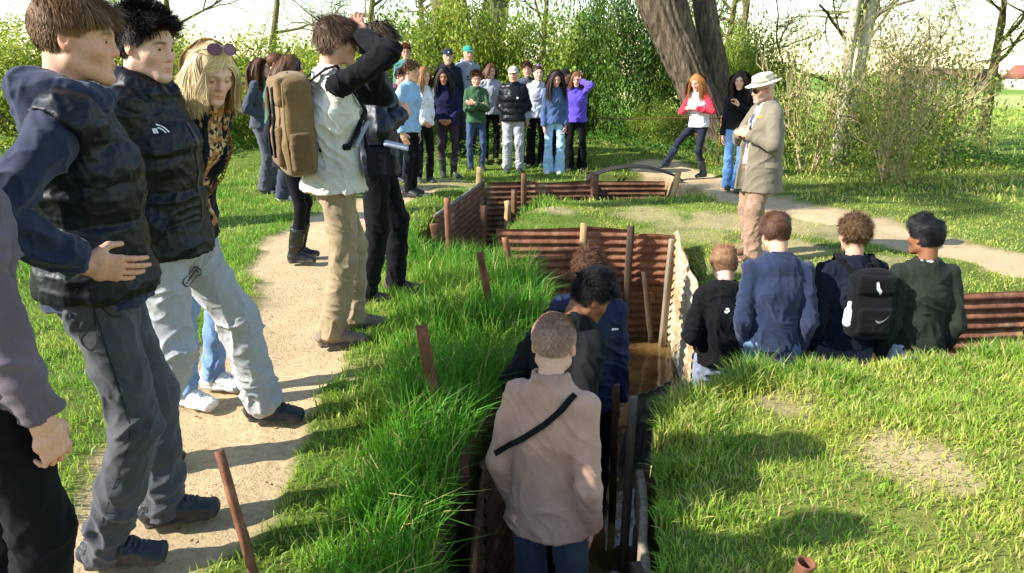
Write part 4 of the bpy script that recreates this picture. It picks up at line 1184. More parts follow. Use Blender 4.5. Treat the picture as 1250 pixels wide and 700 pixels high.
def angle_iron(p0, p1, w, label, rz=0.0, seed=0):
    """an L-section picket with notches"""
    p0 = A(*p0); p1 = A(*p1); d = unit(p1 - p0); x = A(math.cos(rz), math.sin(rz), 0); x = unit(x - d * (x @ d)); y = np.cross(d, x)
    sec = [(0, 0), (w, 0), (w, .007), (.007, .007), (.007, w), (0, w)]; n = 8; V = []; rg = np.random.default_rng(seed)
    for i in range(n + 1):
        c = p0 + (p1 - p0) * i / n + x * rg.normal() * .0015
        for sx, sy in sec: V.append(c + x * (sx * (1 + .07 * rg.normal())) + y * sy)
    Q = [[i * 6 + k, i * 6 + (k + 1) % 6, (i + 1) * 6 + (k + 1) % 6, (i + 1) * 6 + k] for i in range(n) for k in range(6)]
    Q += [[3, 2, 1, 0], [5, 4, 3, 0], [n * 6, n * 6 + 1, n * 6 + 2, n * 6 + 3], [n * 6, n * 6 + 3, n * 6 + 4, n * 6 + 5]]
    o = link('iron_picket', mesh_np('iron_picket', np.array(V) - p0, Q, None, False, None, [RUST]), None, p0); tag(o, label, 'stake', SK); return o
angle_iron((-.775, 2.0, -.05), (-.885, 2.05, .53), .022, 'thin rusty iron stake by the path at the bottom left of the picture', 1.3, 1)
angle_iron((-.28, 3.10, -.2), (-.40, 3.12, .56), .038, 'broad rusty iron picket leaning in the grass on the near left bank', .9, 2)
angle_iron((-.10, 4.6, -.1), (-.205, 4.6, .53), .034, 'slim rusty stake leaning halfway along the left bank', .7, 3)
angle_iron((.03, 5.9, -.1), (-.06, 5.9, .34), .036, 'short dark stake at the far end of the left bank', .7, 4)
angle_iron((-.64, 7.35, -.3), (-.66, 7.45, .40), .05, 'rusty picket at the near end of the long brown trench sheet', .5, 5)
board((-.76, 7.62, -.5), (-.80, 7.62, .10), .09, .05, RUSTD, 'stubby brown post in front of the long brown trench sheet', 'post', 'post', .3, SK, 6)
board((.66, 7.035, -.98), (.68, 7.04, .22), .055, .045, WOODL, 'pale topped timber post left of centre on the trench end wall', 'post', 'post', .1, SK, 7)
board((1.11, 7.03, -.98), (1.13, 7.03, .20), .065, .05, WOODD, 'brown timber post in the middle of the trench end wall', 'post', 'post', .0, SK, 8)
board((1.38, 6.98, -.98), (1.27, 7.02, -.25), .05, .04, WOODD, 'short slanting post low on the right of the trench end wall', 'post', 'post', .0, SK, 9)
board((1.46, 6.88, -.98), (1.50, 6.90, .10), .06, .045, WOODG, 'grey upright post against the sunlit tan sheet by the corner', 'post', 'post', .4, SK, 10)
for k, (x, y, z, h, m, lb) in enumerate([(-.47, 10.62, -.2, .30, WOODL, 'squared pale post at the left corner of the far trench'), (.16, 10.55, -.5, .22, RUSTD, 'dark rusty post below the boy in the black puffer jacket'),
        (1.16, 10.62, -.5, .20, RUSTD, 'dark rusty post at the left foot of the iron arch'), (2.2, 10.28, -.1, .28, WOODL, 'pale leaning wooden peg in the grass right of the iron arch'),
        (-.06, 9.25, -.5, .06, WOODL, 'pale short peg inside the far trench, nearer one'), (.02, 9.75, -.5, .12, RUSTD, 'brown peg inside the far trench, farther one'), (-.34, 8.6, -.7, .12, RUSTD, 'brown prop against the long brown trench sheet')]):
    board((x, y, z), (x + (.07 if k == 3 else .01), y, h), .07 if k != 2 else .1, .06, m, lb, 'post', 'post', .2 * k, SK, 20 + k)
# timber revetment on the right of the near trench
for k, (xa, ya, xb, yb, zt) in enumerate([(.40, 1.5, .46, 2.3, -.12), (.47, 2.25, .58, 3.05, -.18), (.44, 1.9, .52, 2.75, -.46), (.56, 2.9, .68, 3.45, -.42)]):
    board((xa, ya, zt), (xb, yb, zt - .03), .20, .035, WOODD if k != 1 else WOODG, ['dark plank nearest the camera on the right trench wall', 'grey plank behind the nearest one on the right trench wall', 'dark plank low on the right trench wall', 'weathered plank low by the torn fluted panel'][k], 'plank', 'plank', None, 'rotten planks on the right trench wall', 40 + k)
board((.60, 3.95, -1.0), (.555, 3.72, .02), .035, .03, RUSTD, 'thin dark iron post standing in the water at the trench centre', 'post', 'post', .3, SK, 50)
board((.60, 3.50, -.95), (.625, 3.56, .02), .04, .03, WOODG, 'narrow grey stake beside the torn fluted panel', 'post', 'post', .3, SK, 51)
board((.60, 2.85, -.95), (.70, 3.30, -.03), .06, .035, WOODL, 'pale split board standing against the right trench wall', 'plank', 'plank', 1.2, 'rotten planks on the right trench wall', 52)
board((-.15, 2.9, -.98), (-.24, 3.02, .05), .06, .04, RUSTD, 'dark iron post holding the left trench wall below the broad picket', 'post', 'post', .5, SK, 53)
# pale strip along the top of the long sheet
strip = MB().tube([(-.80, 7.68, .165), (-.60, 8.95, .155), (-.37, 10.36, .15)], .022, 6).build('metal_strip', GALV, None, True); tag(strip, 'pale galvanised strip capping the long brown trench sheet', 'metal strip')
tw = MB().tube([(.66, 4.15, -.72), (.86, 4.5, -.62), (1.0, 4.75, -.66), (1.12, 4.9, -.60)], [.012, .011, .009, .005], 6, jit=.15).build('branch', WOODL, None, True); tag(tw, 'pale dead branch lying across the muddy water', 'branch')
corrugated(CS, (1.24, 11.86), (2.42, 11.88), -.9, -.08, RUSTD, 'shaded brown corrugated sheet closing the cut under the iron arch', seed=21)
# curved iron arch over the far cut
n = 40; yy = np.linspace(11.25, 11.55, 14); aa = np.linspace(0, 1, n)
ax_, ay_ = np.meshgrid(aa, yy, indexing='ij')
archx = 1.10 + 1.46 * ax_; archz = .02 + .20 * np.sin(np.pi * ax_) ** .8 + .010 * np.sin(ay_ * 2 * math.pi / .09)
Va = np.stack([archx, ay_, archz], -1).reshape(-1, 3); Vb = Va - A(0, 0, .012)
i, j = np.meshgrid(np.arange(n - 1), np.arange(13), indexing='ij'); q = (i * 14 + j).ravel(); Q1 = np.stack([q, q + 14, q + 15, q + 1], 1); m_ = len(Va)
e = [[k * 14, k * 14 + m_, (k + 1) * 14 + m_, (k + 1) * 14] for k in range(n - 1)] + [[k * 14 + 13, (k + 1) * 14 + 13, (k + 1) * 14 + 13 + m_, k * 14 + 13 + m_] for k in range(n - 1)]
ar = link('iron_arch', mesh_np('iron_arch', np.concatenate([Va, Vb]), np.concatenate([Q1, Q1[:, ::-1] + m_, np.array(e)]), None, True, None, [ARCHM]))
tag(ar, 'dark grey curved iron sheet arching over the far trench', 'metal sheet')
# rusty rail behind the group
rl_ = empty('rail_fence', (2.3, 13.0, .0)); tag(rl_, 'rusty pipe rail in front of the dark bush and leaning trunk', 'rail')
MB().tube([(-1.1, 0, .83), (-.3, .03, .80), (.5, .05, .82), (1.3, 0, .82)], .010, 6).build('rail', RUSTD, rl_, True)
for x in (-1.05, 1.25): MB().tube([(x, .05, -.1), (x, .05, .86)], .016, 6).build('post', RUST, rl_, True)
# clay pipe stub in the right foreground
V = []; ns = 24
for rr, zz in ((.030, -.1), (.030, .055), (.0315, .062), (.027, .064), (.025, .058), (.025, -.1)):
    V += [(rr * math.cos(k / ns * 2 * math.pi), rr * math.sin(k / ns * 2 * math.pi), zz) for k in range(ns)]
Q = [[r_ * ns + k, r_ * ns + (k + 1) % ns, (r_ + 1) * ns + (k + 1) % ns, (r_ + 1) * ns + k] for r_ in range(5) for k in range(ns)]
pp = link('pipe_stub', mesh_np('pipe_stub', V, Q, None, True, None, [RUST]), None, (.955, 2.12, float(gz(.955, 2.12)) + .05)); pp.rotation_euler = (.15, .1, 0)
tag(pp, 'short rusty pipe standing open in the grass at the bottom right', 'pipe')
# ------------------------------------------------------------------ grass
def blades(x, y, z, ln, wd, col, seed, leanxy=None, lean=.6):
    rg = np.random.default_rng(seed); n = len(x)
    az = rg.uniform(0, 2 * math.pi, n); fx, fy = np.cos(az), np.sin(az)
    lx, ly = rg.normal(size=n) * lean, rg.normal(size=n) * lean
    if leanxy is not None: lx = lx + leanxy[0]; ly = ly + leanxy[1]
    base = np.stack([x, y, z - .01], 1); w = np.stack([-fy, fx, 0 * fx], 1) * wd[:, None]
    up = np.stack([lx * .35, ly * .35, np.ones(n)], 1); up /= np.linalg.norm(up, axis=1)[:, None]
    t2 = np.stack([lx * 1.1, ly * 1.1, .8 - .35 * np.hypot(lx, ly)], 1); t2 /= np.linalg.norm(t2, axis=1)[:, None]
    mid = base + up * (ln * .55)[:, None]; tip = mid + t2 * (ln * .5)[:, None]
    V = np.stack([base - w, base + w, mid - w * .8, mid + w * .8, tip], 1).reshape(-1, 3)
    b = np.arange(n) * 5
    Q = np.stack([b, b + 1, b + 3, b + 2], 1); T = np.stack([b + 2, b + 3, b + 4], 1)
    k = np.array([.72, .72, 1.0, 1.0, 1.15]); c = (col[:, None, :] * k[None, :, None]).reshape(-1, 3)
    return V, Q, T, np.clip(c, 0, 1)
GREEN = np.array(S(118, 166, 50)[:3]); LUSH = np.array(S(86, 146, 38)[:3]); YEL = np.array(S(194, 198, 88)[:3]); DRY = np.array(S(204, 186, 120)[:3]); FARG = np.array(S(108, 150, 52)[:3])
def scatter(n, x0, x1, y0, y1, dens, seed):
    rg = np.random.default_rng(seed); x = rg.uniform(x0, x1, n); y = rg.uniform(y0, y1, n)
    return x, y, rg
def grass_zone(name, label, n, box, seed, lmin, lmax, wd, far=False, keep_fn=None):
    x, y, rg = scatter(n, *box, None, seed)
    # only what a wide look along the trench could take in
    vis = np.abs(x) < (y + .8) * .95 + .7
    x, y = x[vis], y[vis]
    d = poly_sd(x, y, TRENCH) + .035 * nz2(x, y, .22, 8)
    p = path_mask(x, y); bm_ = bare_mask(x, y)
    tuft = nz2(x, y, .11, 21) * .7 + nz2(x, y, .42, 22) * .7
    right = sstep(.4, .9, x) * sstep(5, 4.2, y)
    pr = (1 - p) ** 2 * (1 - .92 * bm_) * (d > .005)
    pr = pr * np.clip(.62 + .55 * tuft, .12, 1)
    ok = rg.random(len(x)) < pr
    if keep_fn is not None: ok &= keep_fn(x, y)
    x, y, d, tuft, p, bm_, right = [v[ok] for v in (x, y, d, tuft, p, bm_, right)]
    m = len(x)
    edge = np.exp(-(d / .28) ** 2)
    bankl = sstep(-1.0, -.35, x + .25 * nz2(x, y, .5, 24)) * sstep(.6, .2, x) * sstep(7.5, 6, y)
    lush = np.clip(.45 * edge + .75 * bankl + .6 * tuft - .12 * right * (d > .35), 0, 1)
    dp_ = line_d(x, y, PATH_L) - .45; lush = lush * (.15 + .85 * sstep(.02, .42, dp_ + .1 * nz2(x, y, .2, 25)))
    mid = sstep(4.8, 5.8, y) * sstep(.5, 1.0, x); lush = lush * (1 - .55 * mid)
    ln = (lmin + (lmax - lmin) * lush ** 1.3) * rg.uniform(.45, 1.45, m)
    yv = np.clip(.30 + .34 * right + .5 * mid + .5 * nz2(x, y, .35, 23) - .38 * lush + .25 * bm_, 0, 1) * rg.uniform(.3, 1.3, m)
    yv = np.clip(yv, 0, 1)[:, None]
    c = (GREEN * (1 - lush[:, None]) + LUSH * lush[:, None]) * (1 - yv) + YEL * yv
    dry = (rg.random(m) < .06 + .12 * right + .16 * mid)[:, None]; c = np.where(dry, DRY, c)
    c = c * rg.uniform(.7, 1.25, m)[:, None]
    # lean over the trench edge
    ex = (poly_sd(x + .02, y, TRENCH) - d) / .02; ey = (poly_sd(x, y + .02, TRENCH) - d) / .02
    lw = -.55 * np.exp(-(np.maximum(d, 0) / .12) ** 2)
    z = gz(x, y) - .025 * p - .03 * np.exp(-(d / .12) ** 2)
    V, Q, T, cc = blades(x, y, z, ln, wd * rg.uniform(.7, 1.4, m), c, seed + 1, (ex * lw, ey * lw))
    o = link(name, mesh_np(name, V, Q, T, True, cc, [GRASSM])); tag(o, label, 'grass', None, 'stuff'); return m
cnt = 0
cnt += grass_zone('grass', 'lush green grass on the left bank between path and trench', 125000, (-2.9, .5, .9, 7.4), 31, .05, .24, .0030, keep_fn=lambda x, y: x < .5)
cnt += grass_zone('grass', 'short sunlit grass on the right mound in the foreground', 250000, (.5, 5.2, 1.2, 4.7), 32, .045, .18, .0029)
cnt += grass_zone('grass', 'short trodden grass around the guide beyond the trench', 110000, (.5, 7.5, 4.9, 9.4), 33, .03, .10, .0036)
cnt += grass_zone('grass', 'grass along the far left of the path and far trench', 90000, (-7.5, .5, 2.5, 11.6), 34, .05, .15, .005, keep_fn=lambda x, y: (y > 7.4) | (x < -2.9))
cnt += grass_zone('grass', 'grass at the feet of the pupils and under the bushes', 60000, (-9, 9, 9.4, 17), 35, .06, .16, .007, keep_fn=lambda x, y: (y > 11.6) | (x > .5))
cnt += grass_zone('grass', 'young green crop in the field on the right', 60000, (6, 34, 8, 42), 36, .10, .20, .014)
print('grass blades', cnt)

# ------------------------------------------------------------------ leaves, bushes, trees
def leaf_mesh(P, size, col, seed, droop=.3):
    """folded kite-shaped leaves at points P"""
    rg = np.random.default_rng(seed); n = len(P)
    a = rg.normal(size=(n, 3)); a[:, 2] = a[:, 2] * .6 - droop; a /= np.linalg.norm(a, axis=1)[:, None]
    b = rg.normal(size=(n, 3)); b -= a * (a * b).sum(1)[:, None]; b /= np.linalg.norm(b, axis=1)[:, None]
    c = np.cross(a, b); s = (size * rg.uniform(.6, 1.35, n))[:, None]
    V = np.stack([P, P + a * s * .45 + b * s * .3 + c * s * .1, P + a * s, P + a * s * .45 - b * s * .3 + c * s * .1], 1).reshape(-1, 3)
    k = np.arange(n) * 4; T = np.concatenate([np.stack([k, k + 1, k + 2], 1), np.stack([k, k + 2, k + 3], 1)])
    cc = np.repeat(np.clip(col * rg.uniform(.65, 1.3, n)[:, None] * (1 + rg.normal(size=(n, 3)) * .06), 0, 1), 4, axis=0)
    return V, T, cc
def twig_paths(root, d0, length, r, depth, rg, spread=.7, up=.15, out=None, nseg=5, kids=(2, 4), shrink=.62):
    if out is None: out = []
    p = np.array(root, float); d = unit(d0); pts = [p.copy()]; 
    for i in range(nseg):
        d = unit(d + rg.normal(size=3) * .16 + A(0, 0, up * .25)); p = p + d * length / nseg; pts.append(p.copy())
    out.append((np.array(pts), np.linspace(r, r * .45, nseg + 1), depth))
    if depth > 0:
        for _ in range(rg.integers(kids[0], kids[1] + 1)):
            t = rg.integers(2, nseg + 1); sd_ = unit(d + rg.normal(size=3) * spread + A(0, 0, up))
            twig_paths(pts[t], sd_, length * shrink * rg.uniform(.7, 1.2), r * .5, depth - 1, rg, spread, up, out, nseg, kids, shrink)
    return out
BARK = wood_material('bush_bark', S(92, 76, 56), S(150, 130, 98)); BARKD = wood_material('dark_twig_bark', S(70, 60, 50), S(120, 108, 92)); BARKP = wood_material('pale_stem_bark', S(150, 128, 90), S(206, 184, 140))
def bush_meshes(seed, nleaf, size, cols, shape='dome', stems=7, clump=.17, barkm=None, fill=.5, stemr=.014, nclump=90, gap=.0):
    """unit bush: radius about 1, height about 1 (z 0..1)"""
    rg = np.random.default_rng(seed)
    u = rg.normal(size=(nclump, 3)); u /= np.linalg.norm(u, axis=1)[:, None]; u[:, 2] = np.abs(u[:, 2])
    r = rg.uniform(fill, 1, nclump) ** .6
    cen = u * r[:, None]; cen[:, 2] = .04 + .92 * cen[:, 2]
    if shape == 'fan': cen[:, :2] *= (.35 + .75 * cen[:, 2])[:, None]
    lump = 1 + .25 * rg.normal(size=nclump); k = rg.integers(0, nclump, nleaf)
    P = cen[k] + rg.normal(size=(nleaf, 3)) * (clump * lump[k])[:, None] * A(1, 1, .8)
    P[:, 2] = np.maximum(P[:, 2], .01 + .05 * rg.random(nleaf))
    tone = rg.random(nclump); c = np.asarray(cols[0]) * (1 - tone[k])[:, None] + np.asarray(cols[1]) * tone[k][:, None]
    V, T, cc = leaf_mesh(P, np.full(nleaf, size), c, seed + 1)
    fol = mesh_np('foliage', V, None, T, False, cc, [LEAFM])
    st = []
    for i in range(stems):
        a = rg.uniform(0, 2 * math.pi); tw_ = rg.uniform(.1, .6)
        mb = MB()
        for pts, rr, dp in twig_paths((.08 * math.cos(a), .08 * math.sin(a), 0), (math.cos(a) * tw_, math.sin(a) * tw_, 1), .62, stemr, 2, rg, .6, .25):
            mb.tube(pts, rr, 4, False)
        st.append(mb.data('stem', barkm or BARK, True))
    return fol, st
def put_bush(name, label, proto, loc, scale, rz, group, cat='bush'):
    o = empty(name, loc, rz); o.scale = scale; tag(o, label, cat, group)
    link('foliage', proto[0], o)
    for m in proto[1]: link('stem', m, o)
    return o
YG = (np.array(S(96, 122, 40)[:3]), np.array(S(172, 184, 70)[:3])); DG = (np.array(S(52, 84, 28)[:3]), np.array(S(104, 136, 44)[:3])); MG = (np.array(S(98, 130, 44)[:3]), np.array(S(160, 176, 70)[:3])); OL = (np.array(S(136, 146, 64)[:3]), np.array(S(190, 190, 104)[:3]))
B_yel = bush_meshes(1, 20000, .036, YG, nclump=75, clump=.10); B_yel2 = bush_meshes(2, 16000, .038, YG, nclump=60, clump=.11)
B_dark = bush_meshes(3, 30000, .034, DG, nclump=90, clump=.12, stems=6); B_mid = bush_meshes(4, 20000, .036, MG, nclump=70, clump=.11); B_mid2 = bush_meshes(5, 18000, .038, MG, nclump=60, clump=.11)
SH = (np.array(S(104, 118, 50)[:3]), np.array(S(164, 170, 84)[:3]))
B_sparse = bush_meshes(6, 3000, .034, SH, 'fan', 9, .13, BARKP, .35, .012, 80)
HG = 'bushes behind the path and the pupils'
bl = [('hedge_bush', B_yel, -9.6, 15.2, 2.1, 2.15, 'yellow green bush behind the boy in the padded vest at the far left'),
      ('hedge_bush', B_mid, -8.0, 16.5, 2.0, 2.4, 'mid green bush seen between the first two boys'),
      ('hedge_bush', B_yel, -6.3, 14.8, 1.9, 2.0, 'bright yellow green hedge bush right of the dark haired boy'),
      ('hedge_bush', B_yel2, -4.7, 15.0, 1.8, 2.05, 'bright hedge bush above the blonde woman'),
      ('hedge_bush', B_yel, -3.2, 14.6, 1.6, 1.85, 'low bright hedge bush above the girl with the ponytail'),
      ('hedge_bush', B_mid2, -2.0, 15.9, 1.7, 2.6, 'light green bush right of the photographer with the rucksack'),
      ('hedge_bush', B_yel2, -.9, 16.2, 1.6, 3.0, 'tall yellow green bush behind the boys in caps'),
      ('hedge_bush', B_mid2, .55, 16.0, 1.5, 2.8, 'light green bush behind the boy in the pale cap'),
      ('hedge_bush', B_mid, 1.0, 16.2, 1.1, 1.7, 'mid green bush just behind the girl in purple'),
      ('dense_bush', B_dark, 2.0, 15.7, 1.3, 3.15, 'dense dark green bush left of the leaning trunk'),
      ('hedge_bush', B_mid2, 2.75, 14.6, .6, 1.0, 'mid green bush at the foot of the leaning trunk'),
      ('hedge_bush', B_mid, 5.0, 16.2, 1.3, 2.4, 'mid green bush between the leaning trunk and the guide'),
      ('hedge_bush', B_mid2, 4.2, 17.5, 1.4, 3.2, 'light green bush rising behind the girl in the raglan top'),
      ('hedge_bush', B_yel2, 4.3, 13.7, .75, 1.0, 'low leafy bush behind the two girls on the right'),
      ('hedge_bush', B_mid2, 6.6, 13.6, 1.1, 1.7, 'olive bush at the foot of the twin trunks'),
      ('hedge_bush', B_mid, -12.5, 16.5, 2.2, 2.4, 'green bush beyond the left edge of the hedge')]
for k, (nm, pr, x, y, w, h, lb) in enumerate(bl):
    put_bush(nm, lb, pr, (x, y, float(gz(x, y)) - .05), (w, w * .85, h), k * 1.3, HG)
put_bush('shrub', 'tall many stemmed shrub with small leaves right of the guide', bush_meshes(8, 4600, .026, SH, 'fan', 34, .12, BARKP, .3, .0075, 120), (5.6, 11.1, float(gz(5.6, 11.1))), (1.5, 1.4, 2.7), .4, HG, 'shrub')
put_bush('shrub', 'thin leafy shrub between the guide and the twin trunks', B_sparse, (4.75, 12.2, float(gz(4.75, 12.2))), (1.3, 1.2, 2.5), 1.4, HG, 'shrub')
put_bush('shrub', 'thin leafy shrub against the field beyond the twin trunks', B_sparse, (7.4, 13.2, float(gz(7.4, 13.2))), (1.6, 1.4, 2.4), 2.4, HG, 'shrub')
# low ground ivy and nettles under the hedge
rg = np.random.default_rng(77); n = 26000
gxp = rg.uniform(-8, 9, n); gyp = rg.uniform(12.6, 16.5, n); keep = (gyp > 13.2 + .5 * np.sin(gxp * 1.3)) | (gxp > 3.6) & (gyp > 10.6) & (gxp > 3.9 + .3 * np.sin(gyp * 3))
keep &= path_mask(gxp, gyp) < .3
gxp, gyp = gxp[keep], gyp[keep]
hgt = np.clip(.10 + .28 * (nz2(gxp, gyp, .7, 41) + .3), .03, .5) * rg.random(len(gxp)) ** .5
V, T, cc = leaf_mesh(np.stack([gxp, gyp, gz(gxp, gyp) + hgt], 1), np.full(len(gxp), .06), np.array(S(84, 124, 44)[:3]) * np.ones((len(gxp), 3)), 5)
tag(link('undergrowth', mesh_np('undergrowth', V, None, T, False, cc, [LEAFM])), 'low nettles and ivy under the bushes', 'undergrowth', None, 'stuff')

def bark_material(name, a, b_, c_, scale=7):
    m, nt, b = nodes(name)
    n = _noise(nt, scale, 8, .7, stretch=(1, 1, .18)); r = _ramp(nt, n.outputs['Fac'], [(.32, a), (.52, b_), (.72, c_)]); nt.links.new(r.outputs[0], b.inputs['Base Color'])
    b.inputs['Roughness'].default_value = .92; b.inputs['Specular IOR Level'].default_value = .15; n2 = _noise(nt, scale * 2.2, 8, .7, stretch=(1, 1, .2)); _bump(nt, b, n2.outputs['Fac'], .9, .05); return m
BARK1 = bark_material('fissured_bark', S(48, 42, 34), S(108, 94, 76), S(152, 136, 112), 15); BARK2 = bark_material('mossy_bark', S(64, 60, 40), S(120, 112, 74), S(160, 150, 104)); BARK3 = bark_material('pale_birch_bark', S(96, 86, 66), S(188, 178, 150), S(222, 214, 190))
def trunk_mesh(pts, rad, mat, seed, sides=40, ridge=.08, rings=60):
    pts = np.asarray(pts, float); t = np.linspace(0, len(pts) - 1, rings); i = np.minimum(t.astype(int), len(pts) - 2); f = (t - i)[:, None]
    P0 = pts[np.maximum(i - 1, 0)]; P1 = pts[i]; P2 = pts[i + 1]; P3 = pts[np.minimum(i + 2, len(pts) - 1)]
    c = .5 * (2 * P1 + (P2 - P0) * f + (2 * P0 - 5 * P1 + 4 * P2 - P3) * f ** 2 + (3 * P1 - P0 - 3 * P2 + P3) * f ** 3)
    r = np.interp(t, np.arange(len(pts)), rad)
    mb = MB().tube(c, r, sides, True); V = np.concatenate(mb.V)
    axis_i = np.repeat(np.arange(rings), sides); axis_i = np.append(axis_i, [0, rings - 1]); out = V - c[axis_i]; rr = np.linalg.norm(out, axis=1)[:, None] + 1e-6
    P = np.concatenate([out / rr * A(1, 1, 1), ], 1); P[:, 2] = V[:, 2] * .35
    d = .5 - 1.5 * (1 - np.abs(vnoise(P, (.13, .13, .30), seed))) ** 5 + vnoise(P, (.5, .5, .5), seed + 1) * .9 + .3 * vnoise(P, (.05, .05, .12), seed + 2)
    V = V + out * (ridge * d)[:, None]
    return mesh_np('trunk', V, np.concatenate(mb.Q), np.concatenate(mb.T), True, None, [mat])
def tree(name, label, base, trunks, barkm, crown_fn, group='trees behind the trench', seed=0, ridge=.08):
    o = empty(name, base); tag(o, label, 'tree', group)
    for k, (pts, rad) in enumerate(trunks): link('trunk', trunk_mesh(pts, rad, barkm, seed + k, 96 if max(rad) > .3 else 32, ridge, 140 if max(rad) > .3 else 60), o)
    if crown_fn: crown_fn(o)
    return o
def crown(starts, length, r, depth, nleaf, size, cols, seed, barkm, spread=.75, up=.1, kids=(2, 4)):
    def fn(o):
        rg = np.random.default_rng(seed); mb = MB(); tips = []
        for s, d in starts:
            for pts, rr, dp in twig_paths(s, d, length, r, depth, rg, spread, up, None, 5, kids):
                mb.tube(pts, rr, 5 if dp > 1 else 3, False)
                if dp <= 1: tips.append(pts[2:])
        mb.build('limbs', barkm, o, True)
        if nleaf:
            tp = np.concatenate(tips); k = rg.integers(0, len(tp), nleaf); P = tp[k] + rg.normal(size=(nleaf, 3)) * .12
            t = rg.random(len(tp))[k][:, None]
            V, T, cc = leaf_mesh(P, np.full(nleaf, size), np.asarray(cols[0]) * (1 - t) + np.asarray(cols[1]) * t, seed + 1)
            link('crown', mesh_np('crown', V, None, T, False, cc, [LEAFM]), o)
    return fn
# the big leaning trunk: two stems, one behind the other
tree('leaning_tree', 'huge rough barked trunk leaning left behind the girl in the raglan top', (3.66, 14.5, .0),
     [([(.25, 0, -.2), (.1, 0, .5), (-.35, .1, 1.5), (-.85, .2, 2.6), (-1.25, .3, 3.8), (-1.5, .4, 6)], [.40, .33, .34, .39, .42, .34]), ([(.40, .5, -.2), (.36, .6, 1.2), (.05, .8, 2.6), (-.2, .9, 4), (-.2, 1, 6)], [.28, .22, .21, .20, .18])], BARK1,
     crown([((-1.4, .3, 4.5), (-.6, .2, 1)), ((-1.5, .4, 5.8), (.2, -.3, 1)), ((-.1, 1, 5.5), (.6, .3, 1)), ((-.1, .9, 4.2), (.9, -.4, .6))], 2.4, .18, 3, 3500, .08, YG, 61, BARK1), seed=1, ridge=.10)
tree('twin_tree', 'thick mossy double trunk behind the boys in caps', (-1.05, 20.5, .1),
     [([(-.25, 0, -.2), (-.35, 0, 1.5), (-.55, 0, 3), (-.8, .1, 5)], [.58, .50, .46, .38]), ([(.35, .2, -.2), (.42, .2, 1.5), (.62, .2, 3), (1.0, .3, 5)], [.42, .36, .33, .28])], BARK2,
     crown([((-.8, .1, 4.8), (-.4, 0, 1)), ((1.0, .3, 4.8), (.5, 0, 1)), ((-.6, 0, 3.6), (-1, -.2, .7))], 2.2, .2, 3, 2500, .08, YG, 62, BARK2), seed=4)
tree('birch', 'pair of slender pale trunks right of the guide', (5.75, 13.2, .0),
     [([(-.12, 0, -.2), (-.12, 0, 1.2), (-.10, 0, 2.4), (-.08, 0, 3.6), (.0, 0, 6.5)], [.105, .085, .08, .075, .06]), ([(.10, .1, -.2), (.12, .1, 1.2), (.22, .1, 2.4), (.34, .1, 3.6), (.6, .1, 6.5)], [.10, .085, .08, .075, .06])], BARK3,
     crown([((.1, 0, 4.2), (-.6, -.2, .7)), ((.4, 0, 4.0), (.9, .1, .4)), ((.3, 0, 2.5), (.9, -.3, .5)), ((0, 0, 3.0), (-.8, .2, .5)), ((.5, 0, 5.5), (.5, 0, 1))], 1.3, .03, 3, 2600, .045, OL, 67, BARKD), seed=7, ridge=.03)
tree('tall_tree', 'tall leafy tree beyond the left edge, its shade falling beside the guide', (-8.0, 6.3, .0),
     [([(0, 0, -.2), (.1, 0, 2.5), (.0, .1, 5), (.1, .1, 8)], [.34, .28, .24, .16])], BARK2,
     crown([((.1, .1, 7.6), (-.6, .2, .8)), ((.1, .1, 8), (.7, -.2, .8)), ((0, .1, 7), (.9, .3, .5)), ((0, .1, 6.8), (-.9, -.2, .6)), ((.1, .1, 8), (0, .1, 1))], 1.6, .09, 3, 13000, .11, MG, 66, BARK2), seed=9)
# bare spring trees against the sky
for k, (x, y, h, lb) in enumerate([(-9.5, 22, 5.0, 'nearly bare tree with arching boughs above the dark haired boy'), (-6.6, 21, 4.6, 'nearly bare tree above the blonde woman'), (-4.4, 23, 5.2, 'thin nearly bare tree left of the photographer'),
        (-2.6, 24, 5.0, 'thin nearly bare tree right of the photographer'), (5.6, 21, 5.2, 'nearly bare tree right of the leaning trunk'), (8.6, 19, 4.2, 'spreading nearly bare tree over the field edge'), (.9, 25, 5.0, 'nearly bare tree behind the pale capped boy'), (4.9, 17.6, 4.4, 'slender young tree just right of the leaning trunk'), (6.9, 16.2, 4.0, 'slender young tree behind the twin pale trunks'), (9.6, 15.6, 3.6, 'low young tree at the right edge against the field'), (-1.4, 21.5, 4.6, 'young tree beside the mossy double trunk')]):
    rgk = np.random.default_rng(200 + k); sw_ = rgk.normal(size=2) * .25
    tree('bare_tree', lb, (x, y, float(gz(x, y)) - .1), [([(0, 0, -.1), (sw_[0] * .3, 0, h * .3), (sw_[0], sw_[1], h * .65), (sw_[0] * 1.5, sw_[1], h)], [.13, .10, .07, .03])], BARK2,
         crown([((sw_[0] * .4, 0, h * .35), (rgk.normal(), rgk.normal(), .6)), ((sw_[0] * .7, sw_[1] * .5, h * .5), (rgk.normal(), rgk.normal(), .7)), ((sw_[0], sw_[1], h * .6), (rgk.normal(), rgk.normal(), .7)), ((sw_[0], sw_[1], h * .65), (-rgk.normal(), rgk.normal(), .8)), ((sw_[0] * 1.4, sw_[1], h * .95), (0, 0, 1))], 1.7, .045, 3, 3200, .04, YG, 300 + k, BARK2, .8, .12, (3, 5)), seed=20 + k, ridge=.03)

